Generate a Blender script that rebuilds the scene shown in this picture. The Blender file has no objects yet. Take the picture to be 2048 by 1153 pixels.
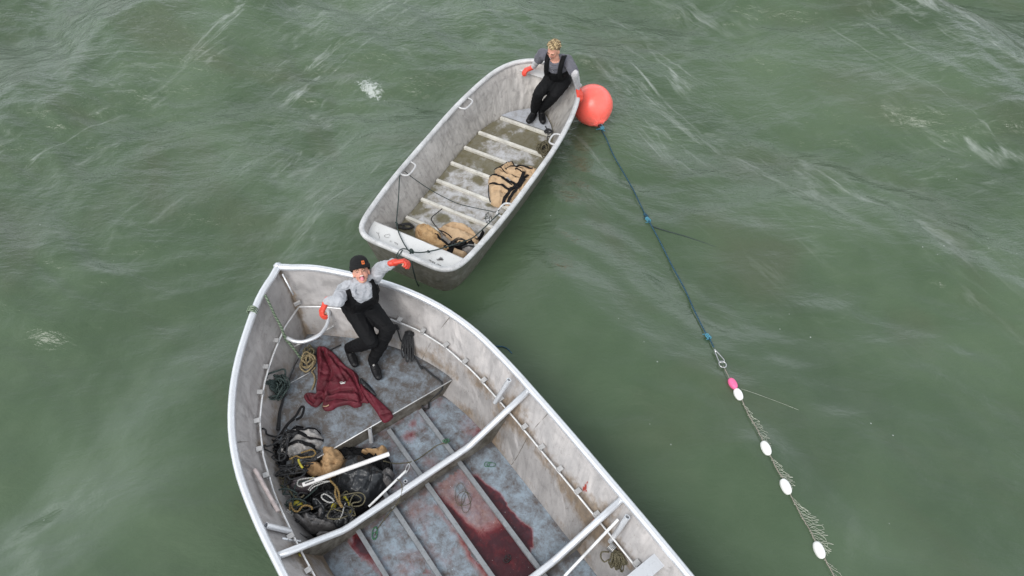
import bpy, bmesh, math, random
import numpy as np
from mathutils import Vector, Matrix, noise as mn
from mathutils.geometry import delaunay_2d_cdt
random.seed(7); rng=np.random.default_rng(11)
S=bpy.context.scene; C=S.collection; R=math.radians
# ------------------------------------------------------------------ camera
CH=7.1; CP=53.0; HF=70.0
cd=bpy.data.cameras.new('camera'); cam=bpy.data.objects.new('camera',cd); C.objects.link(cam)
cam.location=(0,0,CH); cam.rotation_euler=(R(90-CP),0,0)
cd.sensor_width=36; cd.lens=18/math.tan(R(HF/2)); cd.clip_end=8000; cd.clip_start=.05
S.camera=cam; S.render.resolution_x=1024; S.render.resolution_y=576
# ------------------------------------------------------------------ overcast sky, weak wide sun
SUN_EL=R(50); SUN_AZ=R(-150)          # azimuth measured from +Y towards +X
w=bpy.data.worlds.new('World'); S.world=w; w.use_nodes=True
nt=w.node_tree; nt.nodes.clear()
sky=nt.nodes.new('ShaderNodeTexSky'); sky.sky_type='NISHITA'; sky.sun_disc=False
sky.sun_elevation=SUN_EL; sky.sun_rotation=SUN_AZ; sky.air_density=1.0; sky.dust_density=5.0; sky.ozone_density=1.0
hs=nt.nodes.new('ShaderNodeHueSaturation'); hs.inputs['Saturation'].default_value=.30
# cloud layer: evens the clear sky out to a bright overcast with soft patches
tc=nt.nodes.new('ShaderNodeTexCoord'); cn=nt.nodes.new('ShaderNodeTexNoise'); cn.inputs['Scale'].default_value=2.2; cn.inputs['Detail'].default_value=5
nt.links.new(tc.outputs['Generated'],cn.inputs['Vector']); cr=nt.nodes.new('ShaderNodeValToRGB'); cr.color_ramp.elements[0].position=.34; cr.color_ramp.elements[1].position=.66
cr.color_ramp.elements[0].color=(3.2,3.5,3.9,1); cr.color_ramp.elements[1].color=(6.4,6.8,7.2,1); nt.links.new(cn.outputs['Fac'],cr.inputs[0])
cm=nt.nodes.new('ShaderNodeMix'); cm.data_type='RGBA'; cm.inputs[0].default_value=.72
sx=nt.nodes.new('ShaderNodeSeparateXYZ'); nt.links.new(tc.outputs['Generated'],sx.inputs[0]); zr=nt.nodes.new('ShaderNodeMapRange'); zr.inputs[1].default_value=.25; zr.inputs[2].default_value=.95; zr.inputs[3].default_value=2.0; zr.inputs[4].default_value=.60
nt.links.new(sx.outputs[2],zr.inputs[0]); vm=nt.nodes.new('ShaderNodeVectorMath'); vm.operation='SCALE'; nt.links.new(cr.outputs[0],vm.inputs[0]); nt.links.new(zr.outputs[0],vm.inputs['Scale'])
bg=nt.nodes.new('ShaderNodeBackground'); bg.inputs['Strength'].default_value=.14
wo=nt.nodes.new('ShaderNodeOutputWorld')
nt.links.new(sky.outputs[0],hs.inputs['Color']); nt.links.new(hs.outputs[0],cm.inputs[6]); nt.links.new(vm.outputs[0],cm.inputs[7]); nt.links.new(cm.outputs[2],bg.inputs[0]); nt.links.new(bg.outputs[0],wo.inputs[0])
sd=bpy.data.lights.new('sun','SUN'); sd.energy=1.5; sd.angle=R(35); sd.color=(1,.965,.92)
so=bpy.data.objects.new('sun',sd); C.objects.link(so)
dirv=Vector((math.sin(SUN_AZ)*math.cos(SUN_EL),math.cos(SUN_AZ)*math.cos(SUN_EL),math.sin(SUN_EL)))
so.rotation_euler=dirv.to_track_quat('Z','Y').to_euler(); so.location=(0,0,20)
S.view_settings.view_transform='Standard'; S.view_settings.look='None'; S.view_settings.gamma=1; S.view_settings.exposure=0.42
# ------------------------------------------------------------------ measuring helpers
FPX=1024/math.tan(R(HF/2))
def P(x,y,z):
    "place of photo point (x,y) on the level z, in metres"
    u=(x-1024)/FPX; v=-(y-576.5)/FPX; t=R(CP)
    d=Vector((u,math.cos(t)+v*math.sin(t),-math.sin(t)+v*math.cos(t)))
    return Vector((0,0,CH))+d*((z-CH)/d.z)
def Zm(ox,oy,s): return lambda x,y:(ox+x/s,oy+y/s)
R1=Zm(980,50,4.80);R2=Zm(580,480,3.843);R3=Zm(700,100,2.305);R4=Zm(440,520,3.035);R5=Zm(440,780,3.09);R6=Zm(860,700,2.544)
Z5=Zm(940,300,8.233);Z6=Zm(720,400,6.069);Z8=Zm(1120,980,6.664);Q1=Zm(1040,60,5.764);Q3=Zm(590,680,6.781);Q4=Zm(500,560,6.406)
Q5=Zm(500,720,6.408);Q8=Zm(540,880,5.763);Q2=Zm(730,430,8.87);W7=Zm(1360,640,2.247);W8=Zm(1140,230,2.453);V7=Zm(1380,640,4.117)
def sm(a,b,x): t=np.clip((x-a)/(b-a),0,1); return t*t*(3-2*t)
def fbm(x,y,z=0,oc=4,sc=1):
    return mn.fractal(Vector((x*sc,y*sc,z)),1.0,2.0,oc)
def catmull(pts,n=6,closed=False):
    pts=[Vector(p) for p in pts]; out=[]; m=len(pts)
    if m<3 and not closed:
        return [pts[0].lerp(pts[-1],i/n) for i in range(n+1)]
    rg=range(m if closed else m-1)
    for i in rg:
        p0=pts[(i-1)%m] if closed or i>0 else pts[0]*2-pts[1]
        p1=pts[i]; p2=pts[(i+1)%m]
        p3=pts[(i+2)%m] if closed or i+2<m else pts[-1]*2-pts[-2]
        for k in range(n):
            t=k/n; out.append(.5*((2*p1)+(p2-p0)*t+(2*p0-5*p1+4*p2-p3)*t*t+(3*p1-p0-3*p2+p3)*t**3))
    if not closed: out.append(pts[-1].copy())
    return out
# ------------------------------------------------------------------ object helpers
def tag(o,label=None,cat=None,group=None,kind=None):
    if label: o['label']=label
    if cat: o['category']=cat
    if group: o['group']=group
    if kind: o['kind']=kind
    return o
def thing(name,label,cat,loc=(0,0,0),rz=0,group=None):
    o=bpy.data.objects.new(name,None); C.objects.link(o); o.location=loc; o.rotation_euler=(0,0,rz)
    o.empty_display_size=.1
    return tag(o,label,cat,group)
def wmat(o):
    m=Matrix.LocRotScale(o.location,o.rotation_euler,o.scale)
    return wmat(o.parent)@m if o.parent else m
def obj(name,bm,mat,parent=None,smooth=True,local=False):
    "links a bmesh (world coordinates, or the parent's own when local) as one object"
    me=bpy.data.meshes.new(name)
    if parent is not None and not local: bm.transform(wmat(parent).inverted())
    off=Vector((0,0,0))
    if parent is None and not local and len(bm.verts):
        lo=Vector([min(v.co[i] for v in bm.verts) for i in range(3)]); hi=Vector([max(v.co[i] for v in bm.verts) for i in range(3)])
        off=Vector(((lo.x+hi.x)/2,(lo.y+hi.y)/2,lo.z)); bmesh.ops.translate(bm,verts=bm.verts,vec=-off)
    bm.normal_update(); bm.to_mesh(me); bm.free()
    if smooth:
        for p in me.polygons: p.use_smooth=True
    me.materials.append(mat)
    o=bpy.data.objects.new(name,me); C.objects.link(o); o.location=off
    if parent is not None: o.parent=parent
    return o
def split(o,ang=35):
    me=o.data
    me.set_sharp_from_angle(angle=R(ang)); return o
def tube(bm,pts,r,seg=8,closed=False,cap=True,rf=None,hollow=0):
    pts=[Vector(p) for p in pts]; n=len(pts); rings=[]; uv=bm.loops.layers.uv.verify()
    d=(pts[1]-pts[0]).normalized(); ref=Vector((0,0,1)) if abs(d.z)<.9 else Vector((1,0,0))
    nrm=(ref-d*ref.dot(d)).normalized(); L=0; Ls=[]
    for i,p in enumerate(pts):
        a=pts[(i-1)%n] if closed or i>0 else p; b=pts[(i+1)%n] if closed or i<n-1 else p
        t=(b-a); t=t.normalized() if t.length>1e-9 else d
        nrm=nrm-t*nrm.dot(t)
        if nrm.length<1e-6: nrm=t.orthogonal()
        nrm.normalize(); bi=t.cross(nrm); rr=r if rf is None else rf(i/(n-1))*r
        rings.append([bm.verts.new(p+(nrm*math.cos(k*math.tau/seg)+bi*math.sin(k*math.tau/seg))*rr) for k in range(seg)])
        if i: L+=(p-pts[i-1]).length
        Ls.append(L)
    for i in range(n if closed else n-1):
        A=rings[i];B=rings[(i+1)%n]
        for k in range(seg):
            f=bm.faces.new((A[k],A[(k+1)%seg],B[(k+1)%seg],B[k]))
            l2=Ls[i+1] if i+1<n else L
            for lp,(uu,vv) in zip(f.loops,((Ls[i],k/seg),(Ls[i],(k+1)/seg),(l2,(k+1)/seg),(l2,k/seg))): lp[uv].uv=(uu,vv)
    if cap and not closed:
        bm.faces.new(rings[0][::-1]); bm.faces.new(rings[-1])
    return bm
def pipe(bm,a,b,r,wall=.006,seg=16):
    "open-ended hollow pipe"
    a=Vector(a);b=Vector(b);t=(b-a).normalized(); n=t.orthogonal().normalized(); bi=t.cross(n); rs=[]
    for p,rr in ((a,r-wall),(a,r),(b,r),(b,r-wall)):
        rs.append([bm.verts.new(p+(n*math.cos(k*math.tau/seg)+bi*math.sin(k*math.tau/seg))*rr) for k in range(seg)])
    for i in range(4):
        A=rs[i];B=rs[(i+1)%4]
        for k in range(seg): bm.faces.new((A[k],A[(k+1)%seg],B[(k+1)%seg],B[k]))
    return bm
def box(bm,c,ux,uy,uz,bev=0):
    "box centred at c with half-axis vectors"
    c=Vector(c);ux=Vector(ux);uy=Vector(uy);uz=Vector(uz)
    v=[bm.verts.new(c+ux*i+uy*j+uz*k) for k in (-1,1) for j in (-1,1) for i in (-1,1)]
    fs=[bm.faces.new([v[q] for q in f]) for f in ((0,2,3,1),(4,5,7,6),(0,1,5,4),(2,6,7,3),(0,4,6,2),(1,3,7,5))]
    if bev:
        es={e for f in fs for e in f.edges}
        bmesh.ops.bevel(bm,geom=list(es),offset=bev,segments=2,profile=.7,affect='EDGES')
    return bm
def ribbon(bm,pts,wd,th=.004,side=None):
    pts=[Vector(p) for p in pts]; rows=[]
    for i,p in enumerate(pts):
        t=pts[min(i+1,len(pts)-1)]-pts[max(i-1,0)]; s=side or t.cross(Vector((0,0,1)))
        if s.length<1e-6: s=Vector((1,0,0))
        s=s.normalized()*wd/2; u=Vector((0,0,th))
        rows.append([bm.verts.new(q) for q in (p-s,p+s,p+s+u,p-s+u)])
    for A,B in zip(rows,rows[1:]):
        for k in range(4): bm.faces.new((A[k],A[(k+1)%4],B[(k+1)%4],B[k]))
    bm.faces.new(rows[0][::-1]); bm.faces.new(rows[-1]); return bm
def BM(): return bmesh.new()
# ------------------------------------------------------------------ materials
def mat(name):
    m=bpy.data.materials.new(name); m.use_nodes=True; n=m.node_tree; n.nodes.clear()
    b=n.nodes.new('ShaderNodeBsdfPrincipled'); o=n.nodes.new('ShaderNodeOutputMaterial'); n.links.new(b.outputs[0],o.inputs[0])
    return m,n,b
def N_(n,t,**k):
    x=n.nodes.new('ShaderNode'+t)
    for a,v in k.items():
        if a in x.bl_rna.properties: setattr(x,a,v)
        else: x.inputs[a].default_value=v
    return x
def nz(n,scale,detail=4,rough=.55,vec=None,dist=0):
    x=N_(n,'TexNoise',Scale=scale,Detail=detail,Roughness=rough,Distortion=dist)
    if vec: n.links.new(vec,x.inputs['Vector'])
    return x.outputs['Fac']
def ramp(n,fac,stops):
    x=n.nodes.new('ShaderNodeValToRGB'); e=x.color_ramp.elements
    while len(e)<len(stops): e.new(.5)
    for i,(p,c) in enumerate(stops):
        e[i].position=p; e[i].color=(c if hasattr(c,'__len__') else (c,c,c))[:3]+(1,) if hasattr(c,'__len__') else (c,c,c,1)
    n.links.new(fac,x.inputs[0]); return x.outputs[0]
def mix(n,f,a,b,bt='MIX'):
    x=n.nodes.new('ShaderNodeMix'); x.data_type='RGBA'; x.blend_type=bt; x.clamp_result=False
    def s(i,v):
        if isinstance(v,(tuple,list)): x.inputs[i].default_value=tuple(v)[:3]+(1,)
        elif isinstance(v,(int,float)): x.inputs[i].default_value=v if i==0 else (v,v,v,1)
        else: n.links.new(v,x.inputs[i])
    s(0,f);s(6,a);s(7,b); return x.outputs[2]
def mth(n,op,a,b=0.,c=None):
    x=n.nodes.new('ShaderNodeMath'); x.operation=op
    for i,v in enumerate((a,b) if c is None else (a,b,c)):
        if isinstance(v,(int,float)): x.inputs[i].default_value=v
        else: n.links.new(v,x.inputs[i])
    return x.outputs[0]
def coords(n,kind='Object',scale=(1,1,1),rot=(0,0,0)):
    t=n.nodes.new('ShaderNodeTexCoord'); m=n.nodes.new('ShaderNodeMapping'); m.inputs['Scale'].default_value=scale; m.inputs['Rotation'].default_value=rot
    n.links.new(t.outputs[kind],m.inputs[0]); return m.outputs[0]
def along(n,deg,long,short):
    "object coordinates stretched so that features run along the heading deg"
    t=n.nodes.new('ShaderNodeTexCoord'); m=n.nodes.new('ShaderNodeMapping'); m.vector_type='TEXTURE'; m.inputs['Rotation'].default_value=(0,0,R(deg)); m.inputs['Scale'].default_value=(long,short,1)
    n.links.new(t.outputs['Object'],m.inputs[0]); return m.outputs[0]
def bump(n,b,h,st=.3,d=.01,prev=None):
    x=N_(n,'Bump',Strength=st,Distance=d); n.links.new(h,x.inputs['Height'])
    if prev: n.links.new(prev,x.inputs['Normal'])
    n.links.new(x.outputs[0],b.inputs['Normal']); return x.outputs[0]
def attr(n,name='mask'):
    a=n.nodes.new('ShaderNodeAttribute'); a.attribute_name=name; s=n.nodes.new('ShaderNodeSeparateColor'); n.links.new(a.outputs['Color'],s.inputs[0])
    return s.outputs
def simple(name,col,rough=.6,var=.25,scale=8,metal=0,bst=.15,bd=.004,spec=.5,dark=None):
    m,n,b=mat(name); v=coords(n); f=nz(n,scale,5,.6,v)
    d=dark or tuple(c*(1-var) for c in col)
    c=ramp(n,f,[(.3,d),(.7,tuple(min(1,c*(1+var*.5)) for c in col))])
    n.links.new(c,b.inputs['Base Color']); b.inputs['Roughness'].default_value=rough; b.inputs['Metallic'].default_value=metal
    b.inputs['Specular IOR Level'].default_value=spec
    bump(n,b,nz(n,scale*3,4,.6,v),bst,bd); return m
def alu_wall(name,base=(.43,.40,.385),grime=(.10,.07,.04),metal=.35,mot=1.):
    "weathered sheet aluminium: oxide clouds, streaks, dents; mask.r grime, mask.g blood splash"
    m,n,b=mat(name); v=coords(n,'UV'); vs=coords(n,'UV',(9,1.2,1)); vl=coords(n,'UV',(1.2,9,1))
    cl=nz(n,3.6,9,.70,v,.4); c=ramp(n,cl,[(.30,tuple(x*(1-.40*mot) for x in base)),(.5,base),(.70,tuple(x*(1+.3*mot) for x in base))])
    st=nz(n,2.4,5,.65,vs); c=mix(n,mth(n,'MULTIPLY',ramp(n,st,[(.48,0.),(.70,1.)]),.6*mot),c,tuple(x*.48 for x in base))
    bl=nz(n,11,3,.5,v,.6); c=mix(n,mth(n,'MULTIPLY',ramp(n,bl,[(.57,0.),(.66,1.)]),.48*mot),c,tuple(x*.45 for x in base))
    sc=nz(n,30,2,.5,vl); c=mix(n,mth(n,'MULTIPLY',ramp(n,sc,[(.60,0.),(.68,1.)]),.18),c,tuple(min(1,x*1.6) for x in base))
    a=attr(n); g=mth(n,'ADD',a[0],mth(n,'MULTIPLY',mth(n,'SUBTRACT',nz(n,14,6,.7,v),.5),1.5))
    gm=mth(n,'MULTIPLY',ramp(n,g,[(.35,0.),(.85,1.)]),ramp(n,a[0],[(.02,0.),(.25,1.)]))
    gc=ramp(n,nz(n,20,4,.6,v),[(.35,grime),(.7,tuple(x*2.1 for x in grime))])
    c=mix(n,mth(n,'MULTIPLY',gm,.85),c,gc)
    sp=nz(n,75,2,.5,v); c=mix(n,mth(n,'MULTIPLY',ramp(n,sp,[(.69,0.),(.73,1.)]),.55),c,(.05,.04,.03))
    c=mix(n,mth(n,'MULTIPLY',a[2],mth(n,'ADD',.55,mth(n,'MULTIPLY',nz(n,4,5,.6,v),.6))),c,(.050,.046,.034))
    fx=mth(n,'MULTIPLY',ramp(n,nz(n,26,7,.75,v,1.0),[(.56,0.),(.66,1.)]),ramp(n,nz(n,2.6,4,.6,v,.5),[(.45,0.),(.62,1.)])); c=mix(n,mth(n,'MULTIPLY',fx,.5),c,(.12,.10,.075))
    rd=mth(n,'ADD',a[1],mth(n,'MULTIPLY',mth(n,'SUBTRACT',nz(n,40,4,.6,v),.5),1.2)); c=mix(n,mth(n,'MULTIPLY',ramp(n,rd,[(.5,0.),(.7,1.)]),ramp(n,a[1],[(.05,0.),(.2,1.)])),c,(.25,.03,.018))
    n.links.new(c,b.inputs['Base Color']); 
    n.links.new(mth(n,'MULTIPLY',mth(n,'SUBTRACT',1.,gm),metal),b.inputs['Metallic'])
    n.links.new(ramp(n,cl,[(.3,.38),(.7,.6)]),b.inputs['Roughness'])
    p=bump(n,b,nz(n,3.5,2,.5,v,.5),.55,.05); bump(n,b,nz(n,60,4,.6,v),.12,.004,p)
    return m
def alu_tube(name,col=(.60,.61,.62),rough=.36,metal=.45,mot=1.):
    m,n,b=mat(name); v=coords(n); f=nz(n,6,5,.6,v)
    c=ramp(n,f,[(.3,tuple(x*(1-.34*mot) for x in col)),(.65,col)])
    c=mix(n,mth(n,'MULTIPLY',ramp(n,nz(n,38,3,.6,v),[(.56,0.),(.66,1.)]),.45*mot),c,tuple(x*.45 for x in col))
    n.links.new(c,b.inputs['Base Color']); b.inputs['Metallic'].default_value=metal
    n.links.new(ramp(n,f,[(.3,rough+.12),(.7,rough-.06)]),b.inputs['Roughness']); bump(n,b,nz(n,45,4,.6,v),.2,.003); return m
def deck_mat(name,base=(.34,.42,.50),dirt=(.15,.125,.11),blood=True,cover=.5,olive=None):
    "bluish scaled aluminium plate; mask.r pooled blood, mask.g blood stain, mask.b grime"
    m,n,b=mat(name); v=coords(n)
    f=nz(n,7.5,10,.76,v,.3); c=ramp(n,f,[(cover-.12,dirt),(cover,tuple((x+y)/2 for x,y in zip(base,dirt))),(cover+.12,base)])
    f2=nz(n,17,5,.6,v); c=mix(n,mth(n,'MULTIPLY',ramp(n,f2,[(.55,0.),(.72,1.)]),.3),c,tuple(x*1.2 for x in base))
    a=attr(n); wn=mth(n,'MULTIPLY',mth(n,'SUBTRACT',nz(n,9,7,.65,v),.5),1.3)
    gb=ramp(n,mth(n,'ADD',a[2],wn),[(.4,0.),(.75,1.)]); c=mix(n,mth(n,'MULTIPLY',gb,.8),c,olive or tuple(x*.55 for x in dirt))
    if blood:
        sg=ramp(n,mth(n,'ADD',a[1],wn),[(.3,0.),(.85,1.)]); sg=mth(n,'MULTIPLY',sg,ramp(n,a[1],[(.0,0.),(.15,1.)]))
        sc=ramp(n,nz(n,25,4,.6,v),[(.35,(.15,.045,.04)),(.65,(.27,.14,.12))]); c=mix(n,mth(n,'MULTIPLY',sg,.62),c,sc)
        wl=mth(n,'MULTIPLY',mth(n,'SUBTRACT',nz(n,10,8,.68,v,.6),.5),.95)
        pg=mth(n,'ADD',a[0],wl); pe=ramp(n,pg,[(.16,0.),(.80,1.)]); pd=ramp(n,pg,[(.36,(.26,.05,.04)),(.68,(.13,.010,.014)),(1.1,(.035,.003,.007))])
        c=mix(n,mth(n,'MULTIPLY',pe,.93),c,pd)
    sp=nz(n,95,2,.5,v); c=mix(n,ramp(n,sp,[(.70,0.),(.74,1.)]),c,(.05,.035,.03))
    ws=nz(n,60,1,.5,v); c=mix(n,mth(n,'MULTIPLY',ramp(n,ws,[(.76,0.),(.79,1.)]),.8),c,(.6,.62,.62))
    n.links.new(c,b.inputs['Base Color']); b.inputs['Metallic'].default_value=.1
    r=ramp(n,f,[(.35,.62),(.7,.42)])
    if blood: r=mix(n,pe,r,.12)
    n.links.new(r,b.inputs['Roughness'])
    bump(n,b,nz(n,30,6,.65,v),.25,.006); return m
M={}
M['wall']=alu_wall('weathered_aluminium',(.385,.365,.355),(.09,.062,.036),.5,.55); M['wall_small']=alu_wall('oxidised_aluminium',(.41,.39,.37),(.09,.08,.05),.25,.9)
M['hull_out']=alu_wall('hull_outside',(.30,.285,.26),(.07,.06,.035),.3)
M['tube']=alu_tube('gunwale_aluminium',(.72,.735,.76),.34,.55,.4); M['tube2']=alu_tube('gunwale_scuffed',(.60,.60,.60),.5,.2)
M['rod']=alu_tube('rail_rod',(.8,.8,.8),.4,.3); M['bracket']=alu_tube('bracket_plate',(.55,.54,.53),.45,.4)
M['deck']=deck_mat('bow_deck_plate',(.21,.25,.29),(.080,.070,.064),True,.55); M['floor']=deck_mat('boat_floor_plate',(.235,.29,.34),(.085,.07,.065),True,.49)
M['riser']=deck_mat('riser_plate',(.20,.185,.16),(.06,.05,.036),False,.52)
M['floor2']=deck_mat('small_boat_floor',(.45,.45,.46),(.17,.145,.10),False,.46,olive=(.09,.075,.022))
M['stringer']=alu_tube('stringer',(.27,.285,.30),.5,.3)
M['rib']=alu_tube('rib_white',(.68,.66,.60),.5,.1)
M['seat']=deck_mat('stern_seat_plate',(.62,.62,.61),(.45,.43,.41),False,.30,olive=(.12,.11,.10))
# ------------------------------------------------------------------ boats: frames and curves
BO=P(555,533,1.05); BA=R(-53.5); AX=Vector((math.cos(BA),math.sin(BA),0)); NX=Vector((-AX.y,AX.x,0)); LB=7.0
def bw(s,n,z): return Vector((BO.x,BO.y,0))+AX*s+NX*n+Vector((0,0,z))
SO=P(*R3(235,950),.58); SA=R(62); AS=Vector((math.cos(SA),math.sin(SA),0)); NS=Vector((-AS.y,AS.x,0))
def sw(s,n,z): return Vector((SO.x,SO.y,0))+AS*s+NS*n+Vector((0,0,z))
def sloc(p): d=p-Vector((SO.x,SO.y,0)); return d.dot(AS),d.dot(NS)
def bloc(p): d=p-Vector((BO.x,BO.y,0)); return d.dot(AX),d.dot(NX)
def gz(s): return .72+.33*max(0,1-s/2.8)**2
G_=[(0,0),(.12,.17),(.3,.41),(.77,.85),(1.24,1.14),(1.71,1.30),(2.2,1.365),(2.7,1.385),(3.6,1.39),(5,1.37),(7,1.28)]
K_=[(.24,0),(.32,.11),(.5,.33),(.8,.63),(1.1,.84),(1.35,.965),(1.65,1.06),(2.0,1.12),(2.4,1.15),(3,1.16),(5,1.15),(7,1.08)]
F_=[(.53,0),(.58,.06),(.7,.17),(.9,.36),(1.1,.52),(1.3,.65),(1.5,.745),(1.8,.85),(2.1,.92),(2.4,.96),(3,.98),(5,.97),(7,.92)]
def csh(z): return -.075*(1-min(1,max(0,(z-.1)/.62)))
def smcurve(pts):
    q=catmull([(a,b,0) for a,b in pts],8); return np.array([p.x for p in q]),np.array([p.y for p in q])
GC,KC,FC=smcurve(G_),smcurve(K_),smcurve(F_)
def gn(s): return float(np.interp(s,*GC))
def kn(s): return float(np.interp(s,*KC))
def fn(s): return float(np.interp(s,*FC))
NST=110
def station(i):
    "levels floor, knuckle, gunwale of station i as (s,n,z)"
    q=(i/(NST-1))**1.5; o=[]
    for cur,s0,lev in ((FC,.53,0),(KC,.24,1),(GC,0.,2)):
        s=s0+(LB-s0)*q; n=float(np.interp(s,*cur)); z=(.10,.46+.16*max(0,1-s/2.4),gz(s))[lev]
        o.append((s,n,z))
    return o
STN=[station(i) for i in range(NST)]
def lev(st,v):
    "v 0..1 floor-knuckle, 1..2 knuckle-gunwale"
    a,b=(st[0],st[1]) if v<=1 else (st[1],st[2]); t=v if v<=1 else v-1
    return [a[k]*(1-t)+b[k]*t for k in range(3)]
def slice_z(z,inset=0.):
    "half outline of the inner wall at height z"
    out=[]
    for st in STN:
        a,b=(st[0],st[1]) if z<=st[1][2] else (st[1],st[2])
        t=(z-a[2])/(b[2]-a[2]); out.append((a[0]*(1-t)+b[0]*t,max(0,a[1]*(1-t)+b[1]*t-inset)))
    return out
def wall_n(s,z):
    c=slice_z(z); return float(np.interp(s,[p[0] for p in c],[p[1] for p in c]))
# small boat half outlines, stern centre to bow centre
SG=[(0,0),(0,.25),(0,.42),(.02,.55),(.1,.66),(.25,.72),(.5,.755),(.9,.79),(1.3,.805),(1.9,.81),(2.4,.81),(2.8,.785),(3.2,.73),(3.5,.65),(3.73,.51),(3.87,.33),(3.935,.15),(3.95,0)]
SF=[(.14,0),(.14,.2),(.14,.35),(.17,.45),(.25,.51),(.36,.54),(.6,.56),(.9,.56),(1.3,.56),(1.9,.57),(2.4,.565),(2.75,.54),(3.0,.49),(3.2,.39),(3.35,.29),(3.45,.19),(3.53,.09),(3.55,0)]
SB=[(s*.97+.06,n*1.04) for s,n in SF]
def ringpts(half,n=5):
    full=half+[(s,-m) for s,m in half[-2:0:-1]]
    q=catmull([(a,b,0) for a,b in full],n,True); return [(p.x,p.y) for p in q]
SG=[(.03+a*.985,b_*.962) for a,b_ in SG]
RG,RF=ringpts(SG),ringpts(SF)
def sgz(s): return .58+.10*max(0,(s-1.8)/2.2)**2
# ------------------------------------------------------------------ water
def wave_params():
    r=np.random.default_rng(5); W=[]
    for lam,dirdeg,amp in ((7.5,34,.25),(6.6,-30,.25),(4.4,44,.13),(3.9,-38,.13),(4.9,84,.07),(2.9,62,.05)):
        W.append((lam,R(dirdeg),amp,r.uniform(0,6.28)))
    for i in range(46):
        lam=float(np.exp(r.uniform(math.log(.28),math.log(2.6)))); W.append((lam,R(r.normal(85,38)),.0085*lam**1.0*r.uniform(.5,1.3),r.uniform(0,6.28)))
    return W
WV=wave_params()
def shelter(x,y):
    "calmer water close to and in the lee of the boats"
    def dist(px,py,O,A,Nn,s0,s1,h):
        dx=px-O.x; dy=py-O.y; s=dx*A.x+dy*A.y; n=dx*Nn.x+dy*Nn.y
        ds=np.maximum(np.maximum(s0-s,s-s1),0); dn=np.maximum(np.abs(n)-h,0); return np.hypot(ds,dn)
    d=np.minimum(dist(x,y,BO,AX,NX,.6,7,1.0),dist(x,y,SO,AS,NS,.1,3.9,.6))
    lee=.62+.38*sm(4.2,8.5,y)
    return (.30+.70*sm(0,1.3,d))*lee
def wave(x,y):
    x=np.asarray(x,float);y=np.asarray(y,float); h=np.zeros_like(x)
    wx=x+.35*np.sin(y*.9+1.3)+.2*np.sin(x*1.7+y*.6); wy=y+.3*np.sin(x*.8+.4)+.18*np.sin(y*1.9-x*.5)
    side_=.15+.85*sm(-3.5,3.0,x)
    for lam,th,a,ph in WV:
        k=2*math.pi/lam; c=np.sin(k*(wx*math.cos(th)+wy*math.sin(th))+ph)
        if lam<3: c=(1-2*np.abs(np.sin(.5*(k*(wx*math.cos(th)+wy*math.sin(th))+ph)))**1.2)*.8
        if lam>2.8 and abs(math.degrees(th))<50: c=c*(side_ if th>0 else 1-side_)
        h+=a*c
    far=1-sm(40,160,np.hypot(x,y)); return h*shelter(x,y)*far
def wz(x,y): return float(wave(x,y))
def axis_(lo,hi,step,far,g=1.16):
    c=list(np.arange(lo,hi+1e-6,step)); a=[];d=step;p=lo
    while p>-far: d*=g; p-=d; a.append(p)
    b=[];d=step;p=hi
    while p<far: d*=g; p+=d; b.append(p)
    return np.array(a[::-1]+c+b)
def build_water():
    xs=axis_(-11.5,11.5,.045,3500); ys=axis_(-.6,15.2,.045,3500); X,Y=np.meshgrid(xs,ys)
    Zz=wave(X,Y)
    s=(X-BO.x)*AX.x+(Y-BO.y)*AX.y; n=(X-BO.x)*NX.x+(Y-BO.y)*NX.y+.075
    ins=(s>.85)&(s<6.9)&(np.abs(n)<np.interp(s,*FC)-.10); Zz[ins]=-.45
    s=(X-SO.x)*AS.x+(Y-SO.y)*AS.y; n=(X-SO.x)*NS.x+(Y-SO.y)*NS.y
    fh=np.interp(s,[p[0] for p in SF[2:]],[p[1] for p in SF[2:]]); ins=(s>.24)&(s<3.42)&(np.abs(n)<fh-.08); Zz[ins]=-.45
    ny,nx=X.shape; co=np.stack([X,Y,Zz],-1).reshape(-1,3)
    me=bpy.data.meshes.new('sea_water'); me.vertices.add(len(co)); me.vertices.foreach_set('co',co.astype(np.float32).ravel())
    i=np.arange((ny-1)*(nx-1)); r=i//(nx-1); c=i%(nx-1); a=r*nx+c
    q=np.stack([a,a+1,a+nx+1,a+nx],-1).astype(np.int32)
    me.loops.add(q.size); me.loops.foreach_set('vertex_index',q.ravel()); me.polygons.add(len(q))
    me.polygons.foreach_set('loop_start',(np.arange(len(q))*4).astype(np.int32)); me.polygons.foreach_set('loop_total',np.full(len(q),4,np.int32))
    me.polygons.foreach_set('use_smooth',np.ones(len(q),bool)); me.update(calc_edges=True)
    # foam patches: (point, radius x, radius y, turn, strength)
    fm=np.zeros_like(X)
    for (px,py),rx,ry,ang,st in FOAM:
        p=P(px,py,0); dx=X-p.x; dy=Y-p.y; ca,sa=math.cos(R(ang)),math.sin(R(ang)); u=(dx*ca+dy*sa)/rx; v=(-dx*sa+dy*ca)/ry
        fm=np.maximum(fm,st*np.exp(-(u*u+v*v)))
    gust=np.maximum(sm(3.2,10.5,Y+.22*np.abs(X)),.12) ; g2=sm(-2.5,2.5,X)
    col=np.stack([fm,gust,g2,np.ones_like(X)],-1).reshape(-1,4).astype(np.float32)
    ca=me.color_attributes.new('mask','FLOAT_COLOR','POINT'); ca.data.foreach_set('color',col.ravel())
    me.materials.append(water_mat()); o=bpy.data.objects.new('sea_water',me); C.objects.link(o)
    tag(o,'murky green sea with small wind waves and painted streaks of foam and sky sheen',None,None,'structure')
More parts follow.
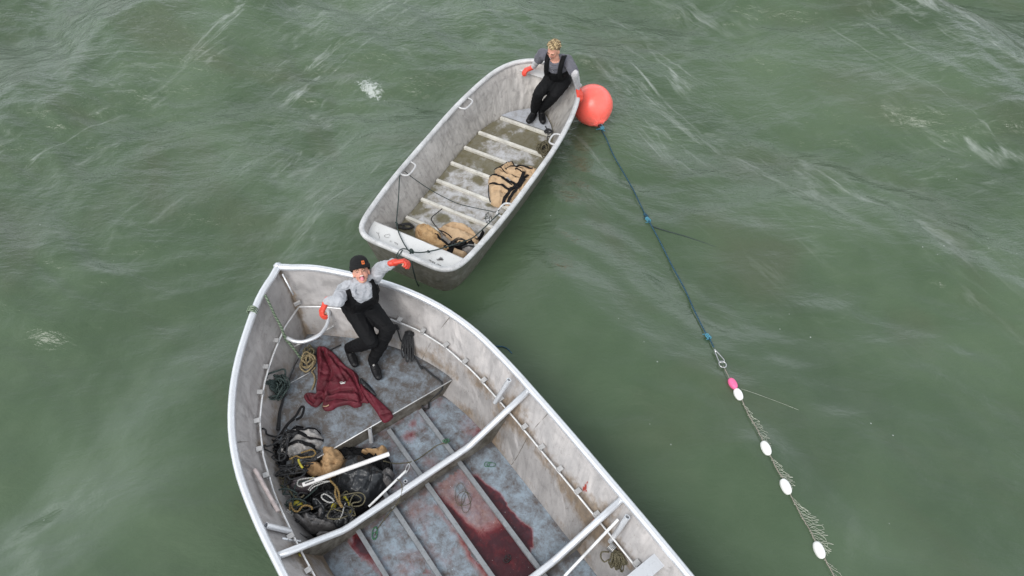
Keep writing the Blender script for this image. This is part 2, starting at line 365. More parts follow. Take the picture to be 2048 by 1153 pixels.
FOAM=[((738,160),.42,.22,-52,1.0),((715,150),.2,.12,-40,.75),((765,170),.25,.1,-30,.6),((1015,612),.5,.12,10,.28),((940,640),.7,.1,-25,.3),((1105,725),.5,.15,-30,.33),((720,470),.5,.12,70,.42),((1250,300),.9,.25,20,.2),((352,30),.8,.3,-20,.36),((1365,352),.35,.2,0,.36)]
def water_mat():
    m,n,b=mat('sea_water'); v=coords(n); a=attr(n)
    f=nz(n,.33,4,.55,v,.6); c=ramp(n,f,[(.3,(.045,.071,.039)),(.5,(.060,.093,.052)),(.72,(.083,.121,.072))])
    f2=nz(n,1.5,4,.6,v,.8); c=mix(n,mth(n,'MULTIPLY',ramp(n,f2,[(.45,0.),(.8,1.)]),.35),c,(.090,.124,.075))
    br=nz(n,.5,3,.5,along(n,-50,1.8,1),1.2); c=mix(n,mth(n,'MULTIPLY',ramp(n,br,[(.52,0.),(.72,1.)]),.5),c,(.066,.075,.046))
    # foam splashes and specks; pale streaks paint sky sheen on crests along with foam
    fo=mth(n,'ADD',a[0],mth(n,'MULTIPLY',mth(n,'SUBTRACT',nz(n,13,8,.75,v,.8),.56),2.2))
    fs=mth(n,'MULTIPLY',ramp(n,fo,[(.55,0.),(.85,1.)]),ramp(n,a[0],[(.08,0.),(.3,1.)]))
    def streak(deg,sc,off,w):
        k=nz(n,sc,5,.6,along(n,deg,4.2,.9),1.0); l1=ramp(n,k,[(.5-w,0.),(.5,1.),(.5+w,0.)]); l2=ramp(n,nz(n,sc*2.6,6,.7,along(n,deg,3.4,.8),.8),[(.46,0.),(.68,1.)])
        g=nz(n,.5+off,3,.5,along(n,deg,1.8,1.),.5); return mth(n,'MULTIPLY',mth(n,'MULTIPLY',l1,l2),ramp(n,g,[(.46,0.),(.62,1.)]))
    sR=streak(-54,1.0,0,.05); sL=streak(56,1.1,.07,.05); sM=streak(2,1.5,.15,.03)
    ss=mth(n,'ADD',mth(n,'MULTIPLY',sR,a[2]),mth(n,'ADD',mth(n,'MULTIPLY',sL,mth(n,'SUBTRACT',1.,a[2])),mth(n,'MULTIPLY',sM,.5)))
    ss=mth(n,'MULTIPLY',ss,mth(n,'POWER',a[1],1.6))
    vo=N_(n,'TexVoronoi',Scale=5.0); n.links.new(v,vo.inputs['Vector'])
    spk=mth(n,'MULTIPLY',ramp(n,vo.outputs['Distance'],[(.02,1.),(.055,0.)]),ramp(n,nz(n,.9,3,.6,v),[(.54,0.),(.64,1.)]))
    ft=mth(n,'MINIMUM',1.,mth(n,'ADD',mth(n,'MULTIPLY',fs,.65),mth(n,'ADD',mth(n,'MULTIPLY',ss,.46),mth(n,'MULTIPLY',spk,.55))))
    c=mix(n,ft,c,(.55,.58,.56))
    n.links.new(c,b.inputs['Base Color'])
    n.links.new(mix(n,ft,mth(n,'ADD',.06,mth(n,'MULTIPLY',a[1],.08)),.55),b.inputs['Roughness']); b.inputs['IOR'].default_value=1.42
    # ripples: three bump scales, stronger in the gusts
    g=mth(n,'ADD',.25,mth(n,'MULTIPLY',a[1],.75))
    r0=nz(n,1.0,4,.55,along(n,12,1.7,.8),.7); r1=nz(n,2.4,5,.6,along(n,-14,1.9,.8),.7); r2=nz(n,6.5,5,.62,along(n,8,1.9,.8),.6); r3=nz(n,22,3,.6,along(n,-5,1.6,.9),.4)
    prev=None
    for h,d,k in ((r0,.26,.30),(r1,.13,.34),(r2,.05,.40),(r3,.014,.50)):
        x=N_(n,'Bump',Distance=d); n.links.new(mth(n,'MULTIPLY',g,k),x.inputs['Strength']); n.links.new(h,x.inputs['Height'])
        if prev: n.links.new(prev,x.inputs['Normal'])
        prev=x.outputs[0]
    n.links.new(prev,b.inputs['Normal'])
    return m
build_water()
# ------------------------------------------------------------------ lofted walls
def setmask(o,fnc):
    me=o.data; ca=me.color_attributes.new('mask','FLOAT_COLOR','POINT'); mw=wmat(o)
    buf=np.zeros(len(me.vertices)*4,np.float32)
    for i,v in enumerate(me.vertices):
        r,g,b=fnc(mw@v.co); buf[i*4:i*4+4]=(r,g,b,1)
    ca.data.foreach_set('color',buf)
def grid_faces(bm,rows,uvs,closed=False):
    uv=bm.loops.layers.uv.verify(); nr=len(rows); nc=len(rows[0])
    for i in range(nr-1):
        for j in range(nc if closed else nc-1):
            k=(j+1)%nc; quad=((i,j),(i,k),(i+1,k),(i+1,j)); vs=[rows[a][b] for a,b in quad]
            if len(set(vs))<4: continue
            try: f=bm.faces.new(vs)
            except ValueError: continue
            for lp,(a,b) in zip(f.loops,quad):
                u=uvs(a,b if not(closed and b==0 and j==nc-1) else nc); lp[uv].uv=u
def plate(outline,z,step=.03,jit=0):
    "flat gridded plate inside a polygon of world xy points"
    xs=[p[0] for p in outline]; ys=[p[1] for p in outline]; pts=[Vector((p[0],p[1])) for p in outline]; no=len(pts)
    X,Y=np.meshgrid(np.arange(min(xs),max(xs),step),np.arange(min(ys),max(ys),step)); X=X.ravel();Y=Y.ravel()
    ins,de=poly_inside(outline,X,Y); k=ins&(de>step*.45)
    pts+= [Vector((a,b)) for a,b in zip(X[k],Y[k])]
    vv,_,ff,_,_,_=delaunay_2d_cdt(pts,[(i,(i+1)%no) for i in range(no)],[],1,1e-6)
    bm=BM(); bv=[bm.verts.new((p.x,p.y,z)) for p in vv]
    for f in ff:
        try: bm.faces.new([bv[i] for i in f])
        except ValueError: pass
    bmesh.ops.recalc_face_normals(bm,faces=bm.faces)
    if bm.faces and sum(f.normal.z for f in bm.faces)<0: bmesh.ops.reverse_faces(bm,faces=bm.faces)
    return bm
def poly_inside(poly,X,Y):
    X=np.asarray(X,float);Y=np.asarray(Y,float); ins=np.zeros(X.shape,bool); d=np.full(X.shape,1e9); n=len(poly)
    for i in range(n):
        x1,y1=poly[i][0],poly[i][1]; x2,y2=poly[(i+1)%n][0],poly[(i+1)%n][1]
        c=((y1>Y)!=(y2>Y))&(X<(x2-x1)*(Y-y1)/((y2-y1) if y2!=y1 else 1e-12)+x1); ins^=c
        L=(x2-x1)**2+(y2-y1)**2; t=np.clip(((X-x1)*(x2-x1)+(Y-y1)*(y2-y1))/(L or 1e-12),0,1)
        d=np.minimum(d,np.hypot(X-x1-t*(x2-x1),Y-y1-t*(y2-y1)))
    return ins,d
def seg_d(p,a,b):
    ax,ay=a;bx,by=b; L=(bx-ax)**2+(by-ay)**2; t=max(0,min(1,((p[0]-ax)*(bx-ax)+(p[1]-ay)*(by-ay))/L)); return math.hypot(p[0]-ax-t*(bx-ax),p[1]-ay-t*(by-ay))
def path_d(p,path): return min(seg_d(p,a,b) for a,b in zip(path,path[1:]))
# ================================================================== large skiff
big=thing('open_boat','large dented grey aluminium skiff with pointed bow, bloody ribbed floor and gear heaps','boat',(BO.x,BO.y,0),BA)
VS=[i/7 for i in range(8)]+[1+i/7 for i in range(1,8)]
def big_hull():
    bm=BM(); 
    for side in (1,-1):
        rows=[];
        for v in VS:
            row=[]
            for st in STN:
                s,n,z=lev(st,v); row.append(bm.verts.new(bw(s,side*n+csh(z),z)))
            rows.append(row)
        grid_faces(bm,rows,lambda a,b:(STN[b][1][0]+side*20,VS[a]*.36))
        # outer skin, below the waterline too
        rows=[]
        for v in [2,1.6,1.3,1,.66,.33,0,-.35,-.7]:
            row=[]
            for st in STN:
                if v>=0: s,n,z=lev(st,v); n+=.014; s-=.012*(1-min(1,n*3))
                else:
                    s,n,z=st[0]; n=n*(1+.12*v)+.014; z=z+v*.36; s+=-v*.3*max(0,1-s/1.5)
                row.append(bm.verts.new(bw(s-.004,side*n+csh(max(z,.1)),z-.001)))
            rows.append(row)
        grid_faces(bm,rows[::-1],lambda a,b:(STN[b][1][0]+side*20+7,a*.12+3))
        if side==1: keep=[rows[-1]]
        else: keep.append(rows[-1])
    grid_faces(bm,[keep[0],keep[1]],lambda a,b:(STN[b][0][0],a*1.))
    # transom
    st=STN[-1]; prof=[lev(st,v) for v in (0,.5,1,1.5,2)]
    pl=[bw(LB-.01,p[1]+csh(p[2]),p[2]) for p in prof]+[bw(LB-.01,-p[1]+csh(p[2]),p[2]) for p in prof[::-1]]+[bw(LB-.01,-.8-.075,-.15),bw(LB-.01,.8-.075,-.15)]
    a=[bm.verts.new(p) for p in pl]; b=[bm.verts.new(p+AX*.02) for p in pl]; bm.faces.new(a); bm.faces.new(b[::-1])
    bmesh.ops.remove_doubles(bm,verts=bm.verts,dist=.0006)
    o=obj('hull',bm,M['wall'],big); split(o,40)
    def f(p):
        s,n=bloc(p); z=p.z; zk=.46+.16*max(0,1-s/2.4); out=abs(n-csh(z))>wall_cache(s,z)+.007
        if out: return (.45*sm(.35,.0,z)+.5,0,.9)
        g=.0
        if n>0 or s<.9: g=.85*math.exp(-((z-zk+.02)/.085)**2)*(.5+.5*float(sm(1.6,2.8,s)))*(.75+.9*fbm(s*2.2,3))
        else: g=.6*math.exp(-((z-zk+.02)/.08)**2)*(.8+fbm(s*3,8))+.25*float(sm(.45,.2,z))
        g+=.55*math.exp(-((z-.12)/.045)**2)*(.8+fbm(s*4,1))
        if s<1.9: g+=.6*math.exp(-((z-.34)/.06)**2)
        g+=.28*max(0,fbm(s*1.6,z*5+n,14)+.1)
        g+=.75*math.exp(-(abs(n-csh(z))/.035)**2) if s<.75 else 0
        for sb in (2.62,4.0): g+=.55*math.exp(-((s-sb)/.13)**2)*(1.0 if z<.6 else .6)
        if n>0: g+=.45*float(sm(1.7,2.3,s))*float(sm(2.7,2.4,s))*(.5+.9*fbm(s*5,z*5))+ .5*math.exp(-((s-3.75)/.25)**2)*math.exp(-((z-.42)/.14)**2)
        r=0
        if n>0:
            for (s0,z0,s1,z1,wd) in ((3.62,.62,3.72,.5,.012),(3.72,.5,3.80,.40,.008),(3.82,.30,3.86,.22,.012),(2.36,.28,2.40,.22,.018)):
                d=seg_d((s,z),(s0,z0),(s1,z1)); r=max(r,math.exp(-(d/wd)**2)*.95)
        return (max(0,min(1,g)),r,0)
    setmask(o,f); return o
_WC={}
def wall_cache(s,z):
    k=round(z,2)
    if k not in _WC: c=slice_z(max(.1,min(z,1.05))); _WC[k]=([p[0] for p in c],[p[1] for p in c])
    return float(np.interp(s,*_WC[k]))
big_hull()
# gunwale tube round the whole boat
for side in (1,-1):
    pts=[]
    for st in STN[::2]:
        s,n,z=st[2]; pts.append(bw(s+.012*(s<.1),side*max(0,n-.012),z+.012))
    bm=BM(); tube(bm,pts,.037,12); obj('gunwale_tube',bm,M['tube'],big)
bm=BM(); tube(bm,[bw(.01,-.02,1.06),bw(.015,0,1.075),bw(.01,.02,1.06)],.036,12); tube(bm,[bw(.10,0,1.02),bw(.2,0,.88),bw(.24,0,.80)],.010,6); obj('stem_cap',bm,M['tube'],big)
bm=BM(); tube(bm,[bw(LB+.01,-1.28,.72),bw(LB+.01,1.28,.72)],.037,12); obj('transom_tube',bm,M['tube'],big)
# bow deck
D=[p for p in slice_z(.30,.002) if p[0]<1.85]
dk=[bw(s,n+csh(.3),0) for s,n in D]+[bw(1.86,D[-1][1]+csh(.3),0)]; dk=dk+[bw(1.79,-D[-1][1]+csh(.3),0)]+[bw(s,-n+csh(.3),0) for s,n in D[::-1][:-1]]
o=obj('bow_deck',plate([(p.x,p.y) for p in dk],.30,.03),M['deck'],big)
def df(p):
    s,n=bloc(p); e=wall_n(s,.3)-abs(n-csh(.3)); g=.55*math.exp(-(e/.05)**2)+.32*fbm(s*2,n*2,5)
    if n<-.1 : g+=.25*float(sm(1.2,1.7,s))
    d=.35*math.exp(-((s-1.35)**2+(n-.62)**2)/.02)+.3*math.exp(-((s-1.75)**2+(n-.15)**2)/.03)+.45*math.exp(-((s-1.8)**2+(n-.05)**2)/.004)
    return (0,min(1,d),max(0,min(1,g)))
setmask(o,df)
a=bw(1.86,D[-1][1]+csh(.3)-.004,0); b=bw(1.79,-D[-1][1]+csh(.3)+.02,0); dr=(b-a); bm=BM(); box(bm,(a+b)/2+Vector((0,0,.196))+AX*-.003,dr/2,AX*.003,Vector((0,0,.0985)))
o=obj('deck_riser',bm,M['riser'],big,False)
bm=BM(); tube(bm,[a+Vector((0,0,.299)),b+Vector((0,0,.299))],.006,6); obj('deck_edge_bead',bm,M['rod'],big)
bm=BM(); p0=P(*Q3(5,550),.302); p1=P(*Q3(205,440),.302); tube(bm,[p0,p1],.004,5); tube(bm,[P(578,768,.302),p0],.004,5); obj('weld_bead',bm,M['rod'],big)
# floor with blood
fl=[p for p in slice_z(.10,.001) if p[0]>1.6]
fo=[bw(s,n-.075,0) for s,n in fl]+[bw(s,-n-.075,0) for s,n in fl[::-1]]
o=obj('floor',plate([(p.x,p.y) for p in fo],.10,.028),M['floor'],big)
def ff(p):
    s,n=bloc(p); pool=0; st=0; gr=0; zz=fbm(s*3,n*3,2); n+=.035*fbm(s*4,n*9,31)
    if n>.12 and n<.50:           # pool between the two right stringers
        edge=.145+.10*float(sm(2.7,3.4,s))
        if s>2.66:
            pool=.95*float(sm(edge+.05,edge-.02,n)); pool=max(pool,float(sm(3.15,3.42,s+.35*(.3-n)))*1.0)
            pool*=1-.75*math.exp(-(((s-3.1)/.16)**2+((n-.32)/.07)**2))
            st=.9
            st*=1-.7*math.exp(-(((s-2.85)/.12)**2+((n-.33)/.08)**2))
    if n>=.50 and n<.80 and s>2.66:
        k=.56+.10*float(sm(2.95,3.2,s))+.03*math.sin(s*9); k-=.0; 
        if s>3.55: k=.68-.25*float(sm(3.55,3.9,s))
        pool=float(sm(k+.015,k-.02,n))*float(sm(2.68,2.85,s)); st=max(st,float(sm(k+.05,k,n))*.5)
    if n<.10: st=max(st,.8*math.exp(-((n-.06)/.045)**2)*float(sm(2.7,2.9,s)),.28+.5*fbm(s*2.4,n*2.4,7))
    if n<.1 and s>3.2: pool=max(pool,.6*math.exp(-((n-.08)/.03)**2))
    if -.36<n<-.28: pool=max(pool,.35+.5*zz) if s>3.3 else pool
    if -.80<n<-.66 and s>2.6: pool=max(pool,.75*math.exp(-((s-2.75)/.12)**2)+.55*math.exp(-((n+.70)/.03)**2))
    if s<2.6: st=max(st,.30+.5*fbm(s*3,n*3,9)); pool=max(pool,.62*math.exp(-((s-2.05)**2+(n-.25)**2)/.006),.6*math.exp(-((s-2.45)**2+(n-.85)**2)/.005),.5*math.exp(-((s-1.95)**2+(n-.33)**2)/.002))
    if n>.6 and s>2.66: st=min(st,.15)
    e=min(abs(s-2.62),abs(s-4.0)); gr=.8*math.exp(-(e/.07)**2)+.6*math.exp(-((s-1.87)/.05)**2)+.4*math.exp(-((wall_n(s,.1)-abs(n+.075))/.03)**2)
    for sn in (.5,.115,-.27,-.66): gr=max(gr,.75*math.exp(-((n-sn)/.045)**2))
    if n<-.3 and s<2.6: gr=max(gr,.6)
    return (max(0,min(1,pool)),max(0,min(1,st)),min(1,gr))
setmask(o,ff)
for sn,e in ((.5,.02),(.115,.015),(-.27,0),(-.66,0)):
    bm=BM(); box(bm,(bw(1.88,sn-.01,.128)+bw(6.9,sn+e,.128))/2,(bw(6.9,sn+e,0)-bw(1.88,sn-.01,0))/2,NX*.022,Vector((0,0,.0275)),.004); obj('floor_stringer',bm,M['stringer'],big,False)
# cross beams: pipe on a low frame web, ends rising to the gunwale
def crossbeam(s0,s1,k=.70):
    rt=bpy.data.objects.new('crossbeam',None)
    g=gz(s1)
    pl=[bw(s1,-1.36,g-.01),bw(s0,-k-.075,.33),bw(s0,k-.075,.33),bw(s1,1.36,g-.01)]
    path=[pl[0],pl[0].lerp(pl[1],.5),pl[1].lerp(pl[0],.04),pl[1].lerp(pl[2],.03),pl[1].lerp(pl[2],.5),pl[2].lerp(pl[1],.03),pl[2].lerp(pl[3],.04),pl[2].lerp(pl[3],.5),pl[3]]
    bm=BM(); tube(bm,path,.033,12); o=obj('crossbeam',bm,M['tube'],big)
    w0=wall_n(s0,.10)-.004; wk=kn(s0)-.004
    pr=[(-w0-.075,.105),(-wk+csh(.46),.46),(-1.33,g-.03),(-k-.075,.315),(k-.075,.315),(1.33,g-.03),(wk+csh(.46),.46),(w0-.075,.105)]
    bm=BM(); A=[bm.verts.new(bw(s0-.004,n,z)) for n,z in pr]; Bv=[bm.verts.new(bw(s0+.004,n,z)) for n,z in pr]
    for q in ((0,1,2),(0,2,3),(0,3,4,7),(4,5,6),(4,6,7)): bm.faces.new([A[i] for i in q]); bm.faces.new([Bv[i] for i in q[::-1]])
    for i in range(8): bm.faces.new((A[i],A[(i+1)%8],Bv[(i+1)%8],Bv[i]))
    bmesh.ops.recalc_face_normals(bm,faces=bm.faces)
    obj('frame_web',bm,M['riser'],o,False)
crossbeam(2.61,2.62); crossbeam(3.985,4.0)
bm=BM(); box(bm,bw(4.58,0,.615),AX*.065,NX*1.30,Vector((0,0,.012)),.003); obj('thwart',bm,M['tube'],big,False)
for s0 in (5.9,):
    bm=BM(); box(bm,bw(s0,-.03,.45),AX*.17,NX*1.05,Vector((0,0,.015)),.003); obj('thwart',bm,M['tube'],big,False)
for side,ss_ in ((1,(1.45,2.93,5.0)),(-1,(1.45,2.93,5.0))):
    for q in ss_:
        bm=BM(); pts=[]
        for z in np.linspace(.11,gz(q)-.01,14): pts.append(bw(q+.012*math.sin(z*9),side*(wall_cache(q,z)-.001)+csh(z),z))
        tube(bm,pts,.0035,5); obj('wall_seam',bm,M['riser'],big)
# side rails on brackets
def rail_pt(s,side):
    z=.50+.14*max(0,1-s/2.4); n=wall_cache(s,z)-.045; return bw(s,side*max(0,n)+csh(z),z)
for side in (1,-1):
    pts=[bw(.29,.0+.003*side,.635)]+[rail_pt(s,side) for s in np.concatenate([np.linspace(.42,2.2,16),np.linspace(2.5,6.8,22)])]
    bm=BM(); tube(bm,pts,.0095,6); r=obj('side_rail',bm,M['rod'],big)
    ss=[1.07,1.33,1.61,1.89,2.18,2.45,2.84,3.11,3.39,3.66,3.93,4.47,4.75,5.1,5.4,5.8,6.2] if side==1 else [.55,.77,1.0,1.26,1.54,1.81,2.1,2.45,2.81,3.1,3.4,3.7,4.0,4.4,4.8,5.3,5.8]
    for s in ss:
        p=rail_pt(s,side); q=rail_pt(s+.05,side); t=(q-p).normalized(); o_=NX*side; o_=(o_-t*o_.dot(t)).normalized(); u=Vector((0,0,1))
        bm=BM(); box(bm,p+o_*.022+u*.028,t*.024,o_*.028,u*.0025); box(bm,p+o_*.022-u*.024,t*.024,o_*.024,u*.0025); box(bm,p-o_*.004+u*.002,t*.024,o_*.0025,u*.027); obj('rail_bracket',bm,M['bracket'],r,False)
bm=BM(); box(bm,bw(.27,0,.68),(AX+NX*0)*.012,NX*.035,Vector((0,0,.02))); obj('rail_bracket',bm,M['bracket'],big,False)
# bow towing hoop of thick pipe and the weld rod under it
hp=[P(657,618,.56),P(657,634,.56),P(653,652,.56),P(638,671,.56),P(611,683,.56),P(590,683,.56),P(574,676,.56)]
bm=BM(); tube(bm,catmull(hp,6),.021,12); obj('bow_hoop',bm,M['tube'],big)
bm=BM(); tube(bm,[P(*Q4(480,895),.36),P(*Q4(700,790),.42),P(*Q4(1000,630),.45),P(*Q4(1075,590),.50)],.011,8); obj('hoop_brace',bm,M['bracket'],big)
# rod holders
def holder(a,b,r=.024):
    bm=BM(); pipe(bm,a,b,r); o=obj('rod_holder',bm,M['tube'],big); split(o,40)
holder(P(1018,760,.80),P(990,806,.50)); holder(P(1255,1034,.74),P(1221,1084,.42),.026)
holder(P(532,1051,.72),P(580,1063,.50),.028); holder(P(563,1078,.56),P(600,1084,.42),.016)
holder(P(739,857,.30),P(743,885,.12),.021); holder(P(811,963,.30),P(809,975,.14),.019)
# ================================================================== small skiff
sml=thing('open_boat','small round-bowed grey aluminium skiff with floor ribs, behind the large skiff','boat',(SO.x,SO.y,0),SA)
bm=BM(); nR=len(RG); rows=[];LV=[i/9 for i in range(10)]
for v in LV:
    k=v**1.15
    rows.append([bm.verts.new(sw(f[0]*(1-k)+g[0]*k,f[1]*(1-k)+g[1]*k,.10*(1-v)+(sgz(g[0]))*v)) for f,g in zip(RF,RG)])
per=[0]
for i in range(1,nR+1): per.append(per[-1]+math.dist(RG[i%nR],RG[i-1]))
grid_faces(bm,rows[::-1],lambda a,b:(per[b],a*.06),True)
cen=(1.95,0); rows=[]
def outp(p,d):
    a=Vector((p[0]-max(.6,min(3.3,p[0])),p[1])); a=a.normalized()*d if a.length>1e-6 else Vector((0,0)); return (p[0]+a.x,p[1]+a.y)
for v in (0,.2,.4,.6,.8,1.):
    row=[]
    for f,g in zip(RF,RG):
        f2=outp((f[0]*.985,f[1]*1.0),.02); g2=outp(g,.014); row.append(bm.verts.new(sw(f2[0]*(1-v)+g2[0]*v,f2[1]*(1-v)+g2[1]*v,(-.12)*(1-v)+sgz(g[0])*v)))
    rows.append(row)
grid_faces(bm,rows,lambda a,b:(per[b]+20,a*.14),True); bm.faces.new(rows[0][::-1])
o=obj('hull',bm,M['wall_small'],sml); split(o,50)
def sf_(p):
    s,n=sloc(p); ins_=poly_inside([outp(q,.006) for q in _slz(p.z)],[s],[n])[0][0]
    if not ins_: return (.6+.2*float(sm(.35,.0,p.z)),0,.62)
    g=.55*math.exp(-((p.z-.10)/.05)**2)+.25*max(0,fbm(s*2,n*2+p.z*2,3))
    if s>3.0 and n<.1: g+=.35*float(sm(.5,.3,p.z))
    return (min(1,g),0,0)
def _slz(z):
    v=max(0,min(1,(z-.1)/.48)); k=v**1.15; return [(f[0]*(1-k)+g[0]*k,f[1]*(1-k)+g[1]*k) for f,g in zip(RF,RG)]
setmask(o,sf_)
bm=BM(); tube(bm,[sw(*outp(g,.002),sgz(g[0])+.012) for g in RG],.034,10,True); o=obj('gunwale_rim',bm,M['tube2'],sml)
bm=BM(); pr=[sw(s,n*1.0,sgz(s)+.012) for s,n in [(3.68,-.56)]]; t=(sw(3.72,-.53,0)-sw(3.66,-.565,0)).normalized(); tube(bm,[pr[0]-t*.006,pr[0]+t*.006],.0385,12); obj('rim_band',bm,M['bracket'],sml)
o=obj('floor',plate([(sw(a,b,0).x,sw(a,b,0).y) for a,b in [outp(q,-.002) for q in RF]],.10,.03),M['floor2'],sml)
def s2(p):
    s,n=sloc(p); e=.55-abs(n); g=.26+.6*math.exp(-(e/.09)**2)*(.9+fbm(s*5,0)); g+=.35*max(0,fbm(s*2.5,n*2.5,11)+.15); g+=.70*float(sm(1.7,2.5,s))*float(sm(3.2,3.1,s))*(.6+.8*fbm(s*2.2,n*3,4)); g+=.5*float(sm(.35,.8,s))*float(sm(1.1,.9,s))*max(0,fbm(s*4,n*4,6)+.2)
    for (ps,pn),r,k in DP_: g=max(g,k*math.exp(-((s-ps)**2/(r*r)+(n-pn)**2/(r*r*2.2))))
    return (0,0,min(1,max(0,g)))
DP_=[(sloc(P(*R3(x,y),.1)),r,k) for x,y,r,k in ((430,775,.10,1.1),(590,600,.12,.9),(440,575,.05,1.2),(300,735,.07,1.2),(530,690,.07,.8),(640,715,.05,.9),(730,390,.09,.9),(840,415,.08,.7),(260,810,.09,1.2),(560,795,.05,.9),(670,540,.06,.7))]
setmask(o,s2)
for s in (.86,1.225,1.62,2.0,2.355,2.72,3.145):
    hw=float(np.interp(s,[q[0] for q in SF[2:]],[q[1] for q in SF[2:]]))-.012
    bm=BM(); box(bm,sw(s,0,.122),AS*.021,NS*hw,Vector((0,0,.021)),.004); obj('floor_rib',bm,M['rib'],sml,False)
bp=[(3.17,.415),(3.30,.33),(3.42,.22),(3.50,.12),(3.54,0),(3.50,-.12),(3.42,-.22),(3.30,-.33),(3.17,-.415)]
M['step']=deck_mat('bow_step_plate',(.40,.42,.46),(.24,.23,.22),False,.42,olive=(.12,.11,.09)); o=obj('bow_step',plate([(sw(a,b,0).x,sw(a,b,0).y) for a,b in bp],.15,.04),M['step'],sml); setmask(o,lambda p:(0,0,.25+.3*fbm(p.x*3,p.y*3)))
def seatplate(name,poly,z,th=.006):
    bm=plate([(sw(a,b,0).x,sw(a,b,0).y) for a,b in poly],z,.04); bmesh.ops.solidify(bm,geom=bm.faces[:],thickness=th)
    o=obj(name,bm,M['seat'],sml,False); return o
def cutz(z,lo,hi,inset):
    q=_slz(z); q=[outp(p,-inset) for p in q]; pos=[p for p in q if p[1]>=0 and lo<=p[0]<=hi]; neg=[p for p in q if p[1]<0 and lo<=p[0]<=hi]; return q
def clip(poly,f):
    out=[]; n=len(poly)
    for i in range(n):
        a,b=poly[i],poly[(i+1)%n]; fa,fb=f(a),f(b)
        if fa>=0: out.append(a)
        if fa*fb<0: t=fa/(fa-fb); out.append((a[0]+(b[0]-a[0])*t,a[1]+(b[1]-a[1])*t))
    return out
so_=seatplate('stern_seat',clip([outp(p,-.004) for p in _slz(.46)],lambda p:.385-p[0]),.46)
def stf(p):
    s,n=sloc(p); g=.12+.2*fbm(s*3,n*3)
    for (cs,cn,r,k) in ((.12,-.45,.05,.9),(.16,-.52,.05,.6),(.10,-.38,.025,.8),(.3,.38,.04,.5),(.2,.30,.03,.5),(.33,.1,.03,.35)): g=max(g,k*math.exp(-((s-cs)**2+(n-cn)**2)/r**2))
    return (0,0,min(1,max(0,g)))
setmask(so_,stf)
o=seatplate('bow_seat',clip([outp(p,-.004) for p in _slz(.55)],lambda p:p[0]-3.70),.585); setmask(o,lambda p:(0,0,.15))
bm=BM(); a=sw(.385,.60,.455); b=sw(.385,-.60,.455); tube(bm,[a,b],.008,6); obj('seat_edge',bm,M['tube2'],so_)
# lifting handles: bent rod loops welded inside the rim
def handle(s0,s1,side,up=.0):
    n0=float(np.interp(s0,[q[0] for q in SG[2:]],[q[1] for q in SG[2:]])); n1=float(np.interp(s1,[q[0] for q in SG[2:]],[q[1] for q in SG[2:]]))
    a=sw(s0,side*n0,sgz(s0)+.0); b=sw(s1,side*n1,sgz(s1)+.0); d=NS*(-side*.12)+Vector((0,0,-.01))
    pts=[a,a+d*.55,a.lerp(b,.12)+d*.95,a.lerp(b,.5)+d*1.05,a.lerp(b,.88)+d*.95,b+d*.55,b]
    bm=BM(); tube(bm,catmull(pts,5),.0125,8); obj('lifting_handle',bm,M['tube2'],sml)
handle(1.13,1.37,1); handle(2.58,2.8,1); handle(1.09,1.32,-1); handle(2.52,2.72,-1)
def numerals(txt,loc,xd,yd,size,mt,name,parent):
    cu=bpy.data.curves.new('t','FONT'); cu.body=txt; cu.size=size; cu.extrude=.0006; cu.align_x='CENTER'; cu.align_y='CENTER'; to=bpy.data.objects.new('t',cu); C.objects.link(to)
    dg=bpy.context.evaluated_depsgraph_get(); me=bpy.data.meshes.new_from_object(to.evaluated_get(dg)); bpy.data.objects.remove(to)
    bm=BM(); bm.from_mesh(me); xd=Vector(xd).normalized(); yd=Vector(yd); yd=(yd-xd*yd.dot(xd)).normalized(); zd=xd.cross(yd)
    m=Matrix((xd,yd,zd)).transposed().to_4x4(); m.translation=Vector(loc); bm.transform(m); return obj(name,bm,mt,parent,False)
# ================================================================== more materials
M['buoy']=None
def buoy_mat():
    m,n,b=mat('inflated_buoy_vinyl'); v=coords(n); f=nz(n,3,4,.6,v)
    c=ramp(n,f,[(.35,(.97,.13,.095)),(.7,(.98,.19,.155))]); c=mix(n,mth(n,'MULTIPLY',ramp(n,nz(n,22,4,.6,v),[(.56,0.),(.70,1.)]),.4),c,(.45,.13,.08))
    n.links.new(c,b.inputs['Base Color']); b.inputs['Roughness'].default_value=.38; b.inputs['Coat Weight'].default_value=.25; b.inputs['Coat Roughness'].default_value=.25
    b.inputs['Subsurface Weight'].default_value=.15; b.inputs['Subsurface Radius'].default_value=(.05,.01,.01); b.inputs['Subsurface Scale'].default_value=.3
    bump(n,b,nz(n,9,3,.5,v),.08,.01); return m
M['buoy']=buoy_mat()
M['buoy_eye']=simple('buoy_eye_dark',(.05,.012,.012),.4)
def rope_mat(name,a,b_,tw=90,rough=.7):
    m,n,b=mat(name); t=n.nodes.new('ShaderNodeTexCoord'); s=n.nodes.new('ShaderNodeSeparateXYZ'); n.links.new(t.outputs['UV'],s.inputs[0])
    ph=mth(n,'ADD',mth(n,'MULTIPLY',s.outputs[0],tw),mth(n,'MULTIPLY',s.outputs[1],2.)); fr=mth(n,'PINGPONG',ph,.5)
    c=mix(n,ramp(n,fr,[(.1,0.),(.4,1.)]),b_,a); c=mix(n,mth(n,'MULTIPLY',ramp(n,nz(n,25,4,.6,coords(n)),[(.4,0.),(.7,1.)]),.5),c,tuple(x*.5 for x in a))
    n.links.new(c,b.inputs['Base Color']); b.inputs['Roughness'].default_value=rough; bump(n,b,fr,.5,.004); return m
M['rope_blue']=rope_mat('blue_rope',(.010,.035,.065),(.02,.10,.15),22); M['rope_cyan']=rope_mat('bright_blue_twine',(.02,.15,.24),(.12,.34,.42),60)
